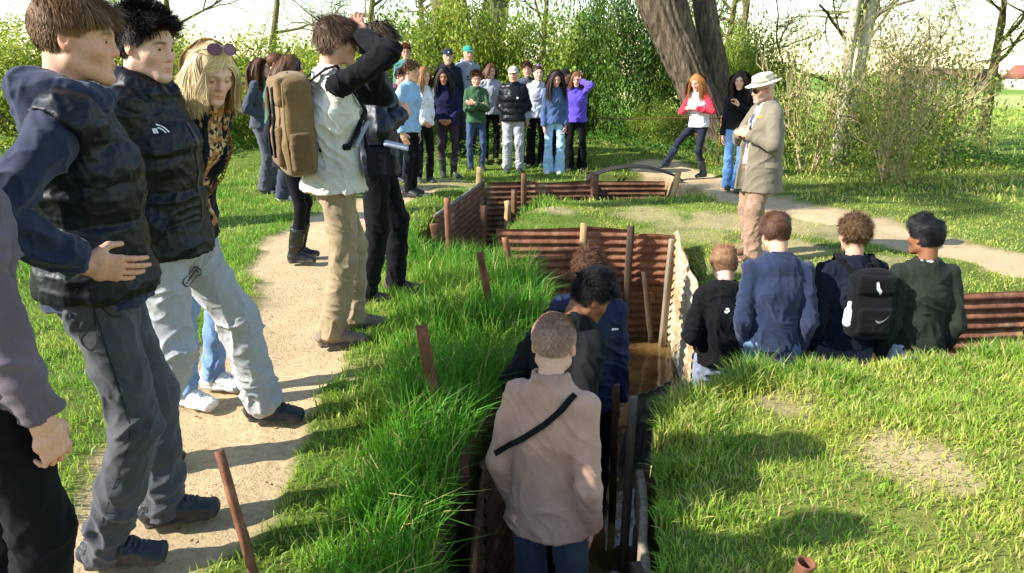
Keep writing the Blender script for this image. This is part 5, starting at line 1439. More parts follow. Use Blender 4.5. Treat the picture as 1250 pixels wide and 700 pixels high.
# far village roofs across the field
WALLH = plain('pale_render_wall', S(196, 184, 166), .9); ROOFH = plain('brown_tile_roof', S(122, 78, 62), .9); ROOFG = plain('red_tile_roof', S(136, 84, 70), .9); GLASSH = plain('dark_window', S(40, 44, 50), .2)
for k, (x, y, w, h, rf, lb) in enumerate([(126, 225, 26, 6.0, ROOFH, 'long brown roofed farmhouse left end of the far village'), (146, 215, 17, 7.0, ROOFG, 'red roofed house in the middle of the far village'), (161, 226, 24, 6.6, ROOFH, 'brown roofed house at the right end of the far village')]):
    o = empty('house', (x, y, float(gz(x, y)) - .3), .1); tag(o, lb, 'house', 'houses across the field')
    MB().box((0, 0, h * .25), (w, 8, h * .5)).build('wall', WALLH, o)
    r0 = MB(); r0.raw([(-w / 2 - .4, -4.5, h * .5), (w / 2 + .4, -4.5, h * .5), (w / 2 + .4, 4.5, h * .5), (-w / 2 - .4, 4.5, h * .5), (-w / 2 - .4, 0, h), (w / 2 + .4, 0, h)], [[0, 1, 5, 4], [2, 3, 4, 5], [3, 2, 1, 0]], [[1, 2, 5], [3, 0, 4]]); r0.build('roof', rf, o)
    for xx in np.arange(-w / 2 + 2, w / 2 - 1, 4): MB().box((xx, -4.03, h * .27), (1.3, .08, 1.4)).build('window', GLASSH, o)
# litter on the path: dead leaves, crumbs of earth
rg = np.random.default_rng(9); n = 2600; x = rg.uniform(-2.8, 5, n); y = rg.uniform(1.2, 10, n); ok = ((path_mask(x, y) > .3) | (bare_mask(x, y) > .3)) & (poly_sd(x, y, TRENCH) > .05); x, y = x[ok], y[ok]
V, T, cc = leaf_mesh(np.stack([x, y, gz(x, y) - .025 * path_mask(x, y) + .006], 1), np.full(len(x), .022), np.array(S(120, 92, 58)[:3]) * np.ones((len(x), 3)), 12, .0)
V[:, 2] = gz(V[:, 0], V[:, 1]) - .02 * path_mask(V[:, 0], V[:, 1]) + .006
tag(link('leaf_litter', mesh_np('leaf_litter', V, None, T, False, cc, [LEAFM])), 'dead leaves and crumbs of earth on the paths', 'leaf litter', None, 'stuff')
# ------------------------------------------------------------------ people
def fab(r, g, b, **k): return fabric(S(r, g, b), **k)
def den(r, g, b): return fabric(S(r, g, b), kind='denim', weave=700)
def mel(r, g, b): return fabric(S(r, g, b), kind='melange')
def nyl(r, g, b, rough=.42): return nylon(S(r, g, b), rough)
def leath(r, g, b, rough=.5): return plain('shoe_leather', S(r, g, b), rough, bump=.3, bscale=90)
BLK = fab(15, 15, 18); BLKT = fab(14, 14, 17); WELLY = plain('wellington_rubber', S(58, 62, 60), .35); WELLYB = plain('black_rubber', S(26, 27, 28), .35)
PALE = S(226, 178, 154); FAIR = S(218, 166, 138); TAN = S(184, 130, 98); BROWN = S(140, 92, 64)
WHITE = plain('white_print', S(228, 226, 222), .7); GREYP = plain('grey_print', S(120, 122, 126), .7)
SOLEW = plain('white_sole', S(196, 192, 184), .7)
def quad(x, y, w, h): return [(x - w / 2, y - h / 2), (x + w / 2, y - h / 2), (x - w / 2, y + h / 2), (x + w / 2, y + h / 2)]
def wquad(x, y, w, h, n=5):
    xs = np.linspace(x - w / 2, x + w / 2, n); return [(a, y - h / 2) for a in xs] + [(a, y + h / 2) for a in xs]
def band(pts, w):
    """two rails along a 2-D polyline"""
    p0 = np.asarray(pts, float); tt = np.linspace(0, len(p0) - 1, max(len(p0), 4 * len(p0))); w = np.interp(tt, np.arange(len(p0)), np.broadcast_to(np.asarray(w, float), (len(p0),)))
    p = np.stack([np.interp(tt, np.arange(len(p0)), p0[:, k]) for k in (0, 1)], 1); d = np.gradient(p, axis=0); d /= np.linalg.norm(d, axis=1)[:, None]; nn = np.stack([-d[:, 1], d[:, 0]], 1)
    w = np.broadcast_to(np.asarray(w, float), (len(p),))[:, None]
    return [tuple(v) for v in p - nn * w / 2] + [tuple(v) for v in p + nn * w / 2]
def on_top(pr, polys, c, d, mat, name, i=-1, off=.003, up=(0, 0, 1)):
    o, V, Q = pr['top'][i]; J = pr['J']
    return decal(pr['o'], V, Q, polys, J['chest'] + J['R'] @ A(*c), J['R'] @ A(*d), J['R'] @ A(*up), mat, name, off)
def cap(pr, mat, brim_mat=None, back=False, mark=None):
    J = pr['J']; o, R, hs = J['head'], J['Rh'], J['hs']; F = Field(o - .24, o + .24, .006); R2 = R @ rotx(-6)
    F.put(ell(o + R @ (A(0, -.012, .045) * hs), A(.088, .108, .086) * hs, R2)); n = R @ unit((0, .12, 1))
    F.put(halfspace(o + R @ (A(0, 0, .044) * hs), n, o - .24, o + .24), 0, 's')
    s = -1 if back else 1
    F.put(seg(o + R @ (A(0, s * .06, .05) * hs), o + R @ (A(0, s * .135, .040) * hs), (.075 * hs, .006 * hs), (.06 * hs, .006 * hs), xa=R @ A(1, 0, 0)), .006, t=1)
    c = sdf_part('cap', F, [mat, brim_mat or mat], pr['o'])
    if mark:
        MB().box(o + R @ (A(0, .096, .075) * hs), (.026 * hs, .006, .022 * hs), R @ rotx(18)).build('cap_badge', mark, c)
    return c
def glasses(pr, mat, frame, up=False, lens_w=.021, lens_h=.016):
    J = pr['J']; o, R, hs = J['head'], J['Rh'], J['hs']
    off = A(0, 0, 0); Rt = R
    if up: Rt = R @ rotx(38); off = A(0, -.012, .074)
    q = lambda x, y, z: o + R @ (off * hs) + Rt @ (A(x, y, z) * hs)
    mb = MB(); g = []
    for s in (-1, 1):
        n = 16; rim = [q(s * .033 + lens_w * 1.05 * math.cos(a), .099 - .35 * (lens_w * math.cos(a) * s) ** 1 * .6, .0 + lens_h * 1.05 * math.sin(a)) for a in np.linspace(0, 2 * math.pi, n + 1)]
        mb.tube(rim, .0018 * hs, 5, False)
        mb.tube([q(s * .054, .092, .003), q(s * .074, .055, .004), q(s * .079, -.01, .0)], .002 * hs, 5)
        V = [np.mean(rim[:-1], 0)] + rim[:-1]; T = [[0, k + 1, (k + 1) % n + 1] for k in range(n)]; g.append((V, T))
    mb.tube([q(-.012, .1, .004), q(0, .104, .006), q(.012, .1, .004)], .002 * hs, 5)
    fr = mb.build('sunglasses' if mat is not None else 'glasses', frame, pr['o'], True)
    if mat is not None:
        for V, T in g: MB().raw(V, None, T).build('lens', mat, fr, True)
    return fr
def rucksack(pr, label, mats, size=(.15, .085, .22), c=(0, -.19, -.04), strapm=None, e=.03, lean=0, fancy=False):
    """worn on the back; body, pocket and two shoulder straps"""
    J = pr['J']; R, H = J['R'], pr['sp']['H']; o = empty('rucksack', pr['o'].location, pr['o'].rotation_euler[2]); tag(o, label, 'backpack')
    cc = J['chest'] + R @ A(*c); Rr = R @ rotx(lean); F = Field(cc - .42, cc + .42, .007); w, d, h = size
    F.put(rbox(cc, (w, d, h), Rr, .045)); F.put(ell(cc + Rr @ A(0, -d * .3, -h * .35), (w * .98, d * 1.15, h * .62), Rr), .05)
    F.put(ell(cc + Rr @ A(0, .0, h * .9), (w * .85, d * .95, .06), Rr), .04)
    sdf_part('bag_body', F, mats[0], o, .004, 3, .09)
    F = Field(cc - .42, cc + .42, .006); F.put(rbox(cc + Rr @ A(0, -d * 1.12, -h * .38), (w * .78, .03, h * .42), Rr, .026)); sdf_part('pocket', F, mats[-1], o, .003, 5)
    F = Field(cc - .42, cc + .42, .006); F.put(rbox(cc + Rr @ A(0, -d * .55, h * .72), (w * .92, d * .72, h * .3), Rr, .03)); sdf_part('top_flap', F, mats[0], o, .003, 8)
    MB().tube([cc + Rr @ A(-.03, d * .6, h * 1.12), cc + Rr @ A(-.02, d * .6, h * 1.27), cc + Rr @ A(.02, d * .6, h * 1.27), cc + Rr @ A(.03, d * .6, h * 1.12)], .008, 6).build('grab_loop', strapm or mats[0], o, True)
    if fancy:
        for s in (-1, 1):
            mb = MB(); x_ = s * w * .45
            mb.tube([cc + Rr @ A(x_, -d * .2, h * 1.08), cc + Rr @ A(x_, -d * 1.32, h * .78), cc + Rr @ A(x_, -d * 1.36, h * .2), cc + Rr @ A(x_, -d * 1.56, -h * .1), cc + Rr @ A(x_, -d * 1.56, -h * .6)], .008, 4); mb.build('compression_strap', strapm, o, True)
            MB().box(cc + Rr @ A(x_, -d * 1.42, h * .22), (.03, .014, .04), Rr, .004).build('buckle', plain('black_plastic', S(22, 22, 24), .4), o)
            F = Field(cc - .42, cc + .42, .006); F.put(rbox(cc + Rr @ A(s * w * 1.02, -d * .1, -h * .5), (.03, d * .7, h * .4), Rr, .024)); sdf_part('side_pocket', F, mats[-1], o, .004, 6)
            mb = MB(); mb.tube([cc + Rr @ A(s * (w + .004), -d * .85, h * .9), cc + Rr @ A(s * (w + .006), -d * .95, 0), cc + Rr @ A(s * (w + .004), -d * .85, -h * .9)], .004, 4); mb.build('piping', mats[0], o, True)
    for s, k in ((-1, 'L'), (1, 'R')):
        sh = J['sh' + k]; a = sh + R @ A(-s * .045, -.06, .06 + e * .6); t = sh + R @ A(-s * .05, .0, .085 + e * .5); f = J['chest'] + R @ A(s * .11, .115 + e, .03); b = J['waist'] + R @ A(s * (.10 + e + .045), .05, .03); z = J['waist'] + R @ A(s * .13, -.1, .0)
        F = Field(np.min([a, t, f, b, z], 0) - .1, np.max([a, t, f, b, z], 0) + .1, .006); P_ = [cc + Rr @ A(s * w * .5, d * .6, h * .8), a, t, f, b, z]
        for i in range(len(P_) - 1): F.put(seg(P_[i], P_[i + 1], (.021, .006), (.021 if i < 3 else .012, .006), xa=R @ A(1, 0, 0) if i < 3 else R @ A(0, 0, 1)), .01)
        sdf_part('shoulder_strap', F, strapm or mats[0], o)
    return o, cc, Rr

LF = 'people on the left path watching the trench'; BG = 'pupils standing in a row beyond the trench'; TG = 'pupils standing down in the trench'
# --- left foreground
make_person(dict(label='person at the left edge in mauve sweatshirt and black trousers, arm hanging', group=LF, pos=(-1.30, 1.66), face=36, H=1.72, fine=True, vox=.0055, hair=dict(style='short', c=S(80, 60, 44)), head=(8, 0, 0),
    armR=dict(p=(.225, .07, -.16), d=(-.05, .25, -1), t=(-.25, 1, .2), curl=[50, 55, 60, 60], pole=(.3, -1, 0)), armL='hang', top=dict(name='sweatshirt', m=fab(98, 84, 94), e=.028, fold=.012), legs=dict(kind='chino', m=BLKT), shoe=dict(kind='sneaker', m=leath(30, 30, 32))))
boy1 = make_person(dict(label='boy in black padded vest over navy hoodie with hand on hip', group=LF, pos=(-1.31, 2.27), face=72, H=1.81, fine=True, vox=.0042, eyes=(.0036, -.001), gaze=(-6, 6), skin=FAIR, hair=dict(style='under', c=S(128, 96, 66), n=8500), head=(7, -6, 0), hipyaw=6,
    armR=dict(p=(.225, -.01, .115), d=(-.25, .93, -.28), t=(.1, .3, 1), curl=[14, 16, 20, 24], pole=(.75, -1, -.1)), armL='pocket', feet=((-.11, .09, 6), (.12, -.06, -10)), lean=1,
    top=[dict(name='hoodie', m=fab(30, 40, 64), e=.026, hood=1, hoodr=.040, collar=.03, fold=.011, fsc=.06, ar=1.12), dict(name='padded_vest', m=nyl(15, 17, 25, .48), e=.050, quilt=.115, qamp=.014, arms=0, collar=.045, cr=.074, hem=-.012, fold=.006)],
    legs=dict(kind='jeans', m=den(66, 66, 70), drop=.05, fold=.012), shoe=dict(kind='sneaker', m=leath(36, 38, 44), size=1.06)))
o_, V_, Q_ = boy1['tr']; Jb = boy1['J']; SEAM = fab(44, 44, 48)
mid_ = (Jb['hipR'] + Jb['ankR']) / 2; hz, kz, az_ = [Jb[k] - mid_ for k in ('hipR', 'kneeR', 'ankR')]
decal(boy1['o'], V_, Q_, [band([(hz[1], hz[2] - .0), (kz[1], kz[2]), (az_[1] - .01, az_[2] + .06)], .005)], mid_, (-1, 0, 0), (0, 0, 1), SEAM, 'side_seam', .002)
decal(boy1['o'], V_, Q_, [band([(.0, .02), (.006, -.03), (.025, -.06), (.05, -.07)], .006), band([(-.07, -.04), (-.066, -.14), (-.045, -.16), (-.02, -.14), (-.018, -.04)], .004)], Jb['hipR'] + A(0, .02, .0), (-1, 0, 0), (0, 0, 1), SEAM, 'pocket_seam', .002)
boy2 = make_person(dict(label='dark haired boy in black puffer jacket and grey joggers, hands in pockets', group=LF, pos=(-1.43, 2.94), face=92, H=1.84, fine=True, vox=.0042, eyes=(.0034, -.0015), gaze=(-4, 8), skin=PALE, hair=dict(style='fringe', c=S(44, 33, 30), n=8000), head=(11, -14, 0), brow=.85,
    armR=dict(p=(.135, .07, .05), d=(-.7, .5, -.4), t=(-.3, .2, 1), curl=20, pole=(.6, -1, -.1)), armL=dict(p=(-.135, .07, .05), d=(.7, .5, -.4), t=(.3, .2, 1), curl=20, pole=(-.6, -1, -.1)), feet=((-.27, .27, 6), (.12, -.11, -8)), pel=(-.04, .03), lean=-1,
    top=[dict(name='puffer_jacket', m=nyl(15, 16, 20, .46), e=.052, quilt=.13, qamp=.014, hood=1, hoodr=.045, collar=.075, cr=.075, hem=-.035, fold=.006)],
    legs=dict(kind='joggers', m=mel(166, 165, 164), fold=.015, drop=.035), shoe=dict(kind='sneaker', m=leath(30, 30, 33), size=1.04)))
on_top(boy2, [band([(.022 * math.cos(a), .022 * math.sin(a)) for a in np.linspace(.1, 1.5, 7)], .006), band([(.034 * math.cos(a), .034 * math.sin(a)) for a in np.linspace(.1, 1.5, 7)], .006), quad(-.012, .012, .018, .018)], (.105, .0, .06), (-.35, -1, 0), WHITE, 'chest_emblem')
on_top(boy2, [band([(0, .09), (.003, 0), (0, -.1), (.002, -.2), (0, -.28)], .016)], (0, 0, -.0), (0, -1, 0), plain('zip_tape', S(30, 31, 34), .4), 'zip', off=.004)
o_, V_, Q_ = boy2['tr']; Jb = boy2['J']
th = Jb['hipL'] * .62 + Jb['kneeL'] * .38
decal(boy2['o'], V_, Q_, [band([(.02 * math.cos(a), .02 * math.sin(a)) for a in np.linspace(0, 6.2, 14)], .004), band([(-.01, -.008), (0, .01), (.01, -.004)], .005)], th, (-1, -.25, 0), (0, 0, 1), plain('dark_print', S(40, 42, 48), .7), 'thigh_emblem')
woman = make_person(dict(label='blonde woman in navy jacket bending forward with sunglasses on her head', group=LF, pos=(-1.55, 3.47), face=108, H=1.76, fem=True, fine=True, vox=.0045, eyes=(.0022, -.004), gaze=(0, 20), skin=S(232, 186, 164), hair=dict(style='long', c=S(230, 202, 150), len=.22, n=8000, part=.02, wave=.5), head=(30, -26, 0), hs=1.0, lean=27, lip=.75,
    brow=.35, armL='back', armR='hang', top=[dict(name='scarf', m=pattern_cloth('patterned_scarf', [S(40, 34, 34), S(168, 112, 58), S(200, 170, 120), S(92, 66, 50)], 55), e=.016, collar=.045, cr=.062, fold=.014), dict(name='jacket', m=fab(20, 23, 34), e=.026, open=(.06, .05, .05), hem=-.06)], legs=dict(kind='slim', m=den(112, 140, 176)), shoe=dict(kind='sneaker', m=leath(226, 222, 214), sole=SOLEW)))
glasses(woman, plain('rose_lens', S(120, 60, 74), .12), plain('tortoise_frame', S(70, 44, 40), .3), up=True, lens_w=.027, lens_h=.022)
J = woman['J']; ch = J['chest']
strap_pts = [J['shL'] + J['R'] @ A(.05, .03, .05), ch + J['R'] @ A(-.07, .15, .05), ch + J['R'] @ A(-.04, .165, -.08), J['waist'] + J['R'] @ A(.02, .15, -.02)]
mb = MB()
for i in range(len(strap_pts) - 1):
    for t in np.linspace(0, 1, 8, endpoint=False):
        p = strap_pts[i] * (1 - t) + strap_pts[i + 1] * t; d = unit(strap_pts[i + 1] - strap_pts[i]); sdv = unit(np.cross(d, (0, 1, .3))) if int(t * 8) % 2 else unit(np.cross(d, (1, 0, .3)))
        mb.tube([p + d * .012 * math.cos(a) + sdv * .007 * math.sin(a) for a in np.linspace(0, 2 * math.pi, 9)], .003, 4, False)
chn = link('chain_strap', mb.data('chain_strap', plain('bronze_chain', S(150, 104, 56), .35, .7), True), None, woman['o'].location, woman['o'].rotation_euler[2]); tag(chn, 'bronze chain bag strap across the blonde woman', 'bag strap')
# --- photographer with the rucksack
photo = make_person(dict(label='man in cream and black fleece raising a camera, brown rucksack on his back', group=LF, pos=(-1.05, 4.27), face=64, H=1.84, fine=True, vox=.005, skin=FAIR, hair=dict(style='mop', c=S(104, 80, 60), n=6500), head=(6, -6, 0), feet=((-.10, .13, 4), (.10, -.05, -12)), lean=4,
    armR=dict(h=(.06, .115, .03), pole=(1.0, .35, -.25), d=(-.35, -.05, 1), t=(-.6, -.6, 0), curl=[35, 35, 40, 45]), armL=dict(h=(-.05, .17, -.06), pole=(-.6, .3, -1), d=(.3, .3, .9), t=(.6, -.5, .2), curl=40),
    top=[dict(name='fleece', m=fab(206, 200, 184), ms=fab(15, 15, 18), mcuff=fab(200, 206, 214), e=.032, collar=.05, cr=.07, hem=-.035, hemw=.024, fold=.011)], legs=dict(kind='chino', m=fab(150, 130, 98), fold=.012), shoe=dict(kind='boot', m=leath(124, 104, 90, .75), size=1.12, sole=plain('worn_sole', S(80, 72, 64), .9))))
rk, cc, Rr = rucksack(photo, 'tan canvas rucksack on the back of the man in cream fleece', [fab(124, 98, 60), fab(108, 84, 50)], (.15, .085, .26), (.0, -.205, -.075), fab(24, 24, 26), e=.04, lean=6, fancy=True)
J = photo['J']; Rp = J['Rp']; loc, rz_ = photo['o'].location, photo['o'].rotation_euler[2]
cb = empty('camera_bag', loc, rz_); tag(cb, 'open black camera bag with grey lined lid at the photographer\'s hip', 'camera bag')
c = J['P'] + Rp @ A(.12, .235, .10); Rb = Rp @ rotz(-18)
F = Field(c - .2, c + .2, .005); F.put(rbox(c, (.10, .065, .085), Rb, .018)); F.put(rbox(c + Rb @ A(0, 0, .03), (.088, .053, .075), Rb, .008), 0, 's'); sdf_part('bag_body', F, fab(28, 28, 32), cb)
F = Field(c - .3, c + .3, .005); lc = c + Rb @ A(0, -.085, .15); Rl = Rb @ rotx(-28); F.put(rbox(lc, (.098, .011, .075), Rl, .01)); sdf_part('lid', F, fab(150, 158, 172), cb)
F = Field(c - .3, c + .3, .005); F.put(rbox(c + Rb @ A(.02, .10, .085), (.095, .07, .010), Rb @ rotx(-14), .01)); sdf_part('flap', F, fab(158, 166, 180), cb)
F = Field(c - .2, c + .2, .005); F.put(rbox(c + Rb @ A(.0, .07, -.02), (.07, .022, .05), Rb, .015)); sdf_part('pocket', F, fab(34, 34, 38), cb)
R = J['R']; bs = empty('bag_strap', loc, rz_); tag(bs, 'black camera bag strap slung across the cream fleece', 'bag strap')
pts_ = [J['shL'] + R @ A(.05, -.02, .075), J['shL'] + R @ A(.07, .07, .04), J['chest'] + R @ A(-.02, .175, .0), J['waist'] + R @ A(.09, .165, .03), J['waist'] + R @ A(.14, .17, -.06), c + A(0, 0, .06)]
F = Field(np.min(pts_, 0) - .1, np.max(pts_, 0) + .1, .006)
for i in range(len(pts_) - 1): F.put(seg(pts_[i], pts_[i + 1], (.02, .006), xa=R @ A(.6, 0, 1) if i > 1 else R @ A(1, 0, 0)), .012)
sdf_part('webbing', F, fab(24, 24, 26), bs)
cm = empty('camera', loc, rz_); tag(cm, 'black camera held to the eye of the man in cream fleece', 'camera'); q = lambda x, y, z: hp(photo, x, y, z); Rh = J['Rh']
MB().box(q(0, .145, -.005), (.135, .05, .09), Rh, .01).build('camera_body', plain('camera_black', S(24, 24, 26), .5), cm); MB().tube([q(0, .165, -.01), q(0, .25, -.015)], [.036, .033], 16).build('lens', plain('lens_black', S(18, 18, 20), .3), cm, True); MB().box(q(0, .14, .05), (.05, .045, .03), Rh, .008).build('viewfinder', plain('camera_black', S(24, 24, 26), .5), cm)
p8 = make_person(dict(label='tall man in dark jacket and black trousers beside the photographer', group=LF, pos=(-.94, 5.18), face=86, H=1.88, skin=FAIR, vox=.007, hair=dict(style='mop', c=S(84, 66, 52), n=1500), head=(12, 0, 0), feet=((-.12, .1, 0), (.12, -.08, -5)), armR='chestclasp', armL='chestclasp', top=dict(name='jacket', m=nyl(20, 23, 34), e=.036, collar=.04, hem=-.05), legs=dict(kind='chino', m=BLKT), shoe=dict(kind='boot', m=leath(74, 62, 56, .8))))
make_person(dict(label='girl in black leggings and black wellingtons behind the photographer', group=LF, pos=(-1.82, 6.25), face=84, H=1.68, fem=True, skin=FAIR, hair=dict(style='long', c=S(108, 76, 52)), head=(10, 0, 0), armL='pouch', armR='pouch', top=dict(name='jacket', m=fab(32, 34, 40), e=.03, hem=-.05), legs=dict(kind='leggings', m=BLKT), shoe=dict(kind='welly', m=WELLYB, h=.26)))
make_person(dict(label='girl with long brown hair in grey jacket, farthest left of the standing pupils', group=BG, pos=(-3.2, 9.85), face=95, H=1.70, fem=True, skin=FAIR, hair=dict(style='long', c=S(96, 66, 46)), head=(8, 0, 0), armL='pouch', armR='pouch', top=dict(name='jacket', m=fab(64, 70, 82), e=.026, hem=-.03), legs=dict(kind='flared', m=den(72, 76, 84)), shoe=dict(kind='sneaker', m=leath(40, 40, 44))))
gv = make_person(dict(label='girl with brown ponytail in green gilet holding up a phone', group=BG, pos=(-2.84, 9.35), face=84, H=1.76, fem=True, skin=FAIR, hair=dict(style='pony', c=S(104, 70, 48), len=.42), head=(4, 0, 0), armR=dict(c=(.09, .27, .06), d=(-.2, .3, 1), t=(-1, 0, .2), curl=45), armL='pouch', top=[dict(name='shirt', m=fab(34, 60, 50), e=.016), dict(name='gilet', m=fab(40, 96, 70), e=.03, arms=0, hem=-.0)], legs=dict(kind='flared', m=den(44, 50, 66), drop=.045), shoe=dict(kind='sneaker', m=leath(214, 212, 206), sole=SOLEW)))
J = gv['J']; ph = empty('phone', gv['o'].location, gv['o'].rotation_euler[2]); tag(ph, 'phone in the hand of the girl in the green gilet', 'phone')
pc = J['wrR'] + A(-.02, .04, .10); MB().box(pc, (.074, .011, .15), None, .004).build('phone_case', plain('phone_grey', S(150, 150, 156), .3), ph); MB().box(pc + A(0, -.0075, 0), (.066, .003, .14)).build('screen', plain('phone_screen', S(30, 34, 44), .1), ph)

# --- row of pupils beyond the trench
def pupil(label, x, y, face, H, top, legs, shoe, hair, head=(8, 0, 0), armL='hang', armR='hang', fem=False, skin=FAIR, **k):
    i_ = len(PEOPLE); rk_ = np.random.default_rng(i_)
    k.setdefault('side', float(rk_.normal() * 2.2)); k.setdefault('hipyaw', float(rk_.normal() * 7)); k.setdefault('lean', float(rk_.uniform(0, 7)))
    f1, f2 = rk_.uniform(.045, .075, 2) * H; k.setdefault('feet', ((-f1, float(rk_.normal() * .05), 8 + float(rk_.normal() * 10)), (f2, float(rk_.normal() * .05), -8 + float(rk_.normal() * 10))))
    return make_person(dict(label=label, group=BG, pos=(x, y), face=face, H=H, fem=fem, top=top, legs=legs, shoe=shoe, hair=hair, head=head, armL=armL, armR=armR, skin=skin, **k))
W = dict(kind='welly', m=WELLY, h=.27); SN = dict(kind='sneaker', m=leath(44, 44, 48)); SNW = dict(kind='sneaker', m=leath(214, 212, 208), sole=SOLEW)
g1 = pupil('red haired boy with glasses in teal shirt at the back', -1.86, 13.7, 172, 1.72, dict(m=fab(70, 126, 120), e=.02), dict(kind='jeans', m=den(50, 60, 84)), SN, dict(style='short', c=S(146, 84, 52)))
glasses(g1, None, plain('dark_frame', S(30, 28, 28), .4))
pupil('boy in pale blue fleece and black trousers, hands in pockets', -1.34, 9.75, 112, 1.66, dict(name='fleece', m=fab(142, 178, 208), e=.032, collar=.04, hem=-.04), dict(kind='slim', m=BLKT), SN, dict(style='curly', c=S(122, 84, 54), n=800), (10, -4, 0), 'pocket', 'pocket')
pupil('pupil in maroon sweatshirt half hidden behind the boy in pale blue', -1.62, 11.15, 130, 1.62, dict(m=fab(96, 34, 50), e=.028), dict(kind='slim', m=den(40, 44, 58)), SN, dict(style='short', c=S(70, 48, 36)), (14, 0, 0), 'pouch', dict(c=(.2, .12, -.02), pole=(1, -.2, -.5)))
g3 = pupil('girl with light brown hair in white sweatshirt and torn black jeans', -1.24, 10.95, 146, 1.63, dict(name='sweatshirt', m=fab(228, 228, 232), e=.03, hem=-.02), dict(kind='slim', m=BLKT), W, dict(style='long', c=S(164, 118, 74), len=.34), (14, 6, 0), 'pouch', 'clasp', True)
on_top(g3, [wquad(0, 0, .06, .007)], (0, 0, .02), (0, -1, 0), plain('red_print', S(170, 60, 64), .7), 'chest_print')
pupil('girl with long dark hair in navy sweatshirt, hands clasped', -.98, 11.6, 165, 1.62, dict(name='sweatshirt', m=fab(28, 30, 62), e=.028, hem=-.04), dict(kind='leggings', m=fab(60, 44, 50)), W, dict(style='long', c=S(48, 34, 30), len=.42), (16, 8, 0), 'clasp', 'clasp', True, TAN)
g5 = pupil('boy in navy cap and black hoodie behind the girl in navy', -1.08, 13.25, 170, 1.76, dict(name='hoodie', m=fab(30, 33, 42), e=.03, hood=1), dict(kind='jeans', m=den(40, 44, 54)), SN, dict(style='buzz', c=S(60, 42, 32)), (6, 10, 0), 'pocket', 'pocket'); cap(g5, fab(34, 42, 62), mark=WHITE)
g6 = pupil('boy in teal cap and grey hoodie looking right', -.80, 13.45, 150, 1.76, dict(name='hoodie', m=mel(136, 142, 156), e=.03, hood=1), dict(kind='jeans', m=den(50, 54, 70)), SN, dict(style='buzz', c=S(90, 64, 46)), (4, -2, 0), 'pocket', 'pocket'); cap(g6, fab(24, 140, 118))
on_top(g6, [wquad(-.035, 0, .05, .03), wquad(.035, .0, .05, .03), wquad(0, -.045, .1, .02)], (0, 0, .0), (0, -1, 0), plain('navy_print', S(50, 58, 80), .8), 'chest_print')
pupil('boy in dark green jumper with folded arms', -.58, 12.5, 172, 1.57, dict(name='jumper', m=fab(52, 88, 54), e=.026), dict(kind='slim', m=den(52, 72, 104)), SN, dict(style='fringe', c=S(96, 66, 44), n=900), (10, 0, 0), 'fold', 'fold')
pupil('pupil with wavy shoulder length hair in grey shirt behind the green jumper', -.36, 12.95, 165, 1.62, dict(name='shirt', m=fab(158, 160, 166), e=.02), dict(kind='slim', m=BLKT), dict(kind='welly', m=plain('olive_rubber', S(84, 80, 50), .4), h=.26), dict(style='long', c=S(110, 78, 54), len=.2, wave=.6), (12, 8, 0), 'hang', 'hang')
g9 = pupil('boy in black puffer jacket, pale cap and grey joggers, hands in pockets', .04, 12.38, 180, 1.66, dict(name='puffer_jacket', m=nyl(15, 16, 22), e=.05, quilt=.1, collar=.05, cr=.07, hem=-.03), dict(kind='joggers', m=mel(160, 158, 160)), SN, dict(style='buzz', c=S(84, 60, 42)), (6, 0, 0), 'pouch', 'pouch', build=1.04, stance=.075); cap(g9, fab(196, 184, 156))
on_top(g9, [wquad(0, 0, .035, .03)], (-.09, 0, .0), (0, -1, 0), WHITE, 'chest_patch')
pupil('brown haired pupil peering out behind the puffer jacket', .25, 13.0, 190, 1.60, dict(m=fab(70, 74, 84), e=.024), dict(kind='slim', m=BLKT), SN, dict(style='short', c=S(120, 78, 54)), (4, 0, 4))
g11 = pupil('smiling girl with sunglasses pushed up and pale top', .41, 12.75, 178, 1.62, dict(m=fab(186, 190, 200), e=.018), dict(kind='flared', m=BLKT), SN, dict(style='pony', c=S(70, 48, 40)), (2, 4, 0), 'hang', 'hang', True, PALE); glasses(g11, plain('grey_lens', S(140, 130, 150), .15), plain('dark_frame', S(30, 28, 28), .4), up=True, lens_w=.025, lens_h=.02)
g12 = pupil('girl with long dark hair in slate blue quarter zip and pale jeans', .68, 12.05, 186, 1.60, dict(name='sweatshirt', m=fab(70, 92, 132), e=.03, collar=.03, hem=-.03), dict(kind='flared', m=den(156, 190, 220), drop=.05), SNW, dict(style='long', c=S(52, 34, 32), len=.44), (22, 4, 0), 'hang', 'hang', True)
on_top(g12, [band([(0, .11), (0, .03), (0, -.05)], .012)], (0, 0, .03), (0, -1, 0), GREYP, 'zip')
g13 = pupil('pupil in black cap behind the girl in slate blue', .84, 12.75, 200, 1.60, dict(m=fab(40, 42, 48), e=.026), dict(kind='slim', m=BLKT), SN, dict(style='buzz', c=S(40, 30, 28)), (6, 10, 0)); cap(g13, fab(26, 26, 30))
g14 = pupil('girl in purple fleece touching her brown hair', 1.05, 12.45, 196, 1.58, dict(name='fleece', m=fab(92, 70, 186), e=.03, collar=.04, hem=-.02, mc=fab(220, 214, 230)), dict(kind='flared', m=BLKT), SN, dict(style='long', c=S(118, 78, 54), len=.26), (12, 6, 0), dict(h=(-.085, .05, -.03), pole=(-.7, .1, -1), d=(.2, -.2, 1), t=(.5, 1, 0)), 'hang', True)
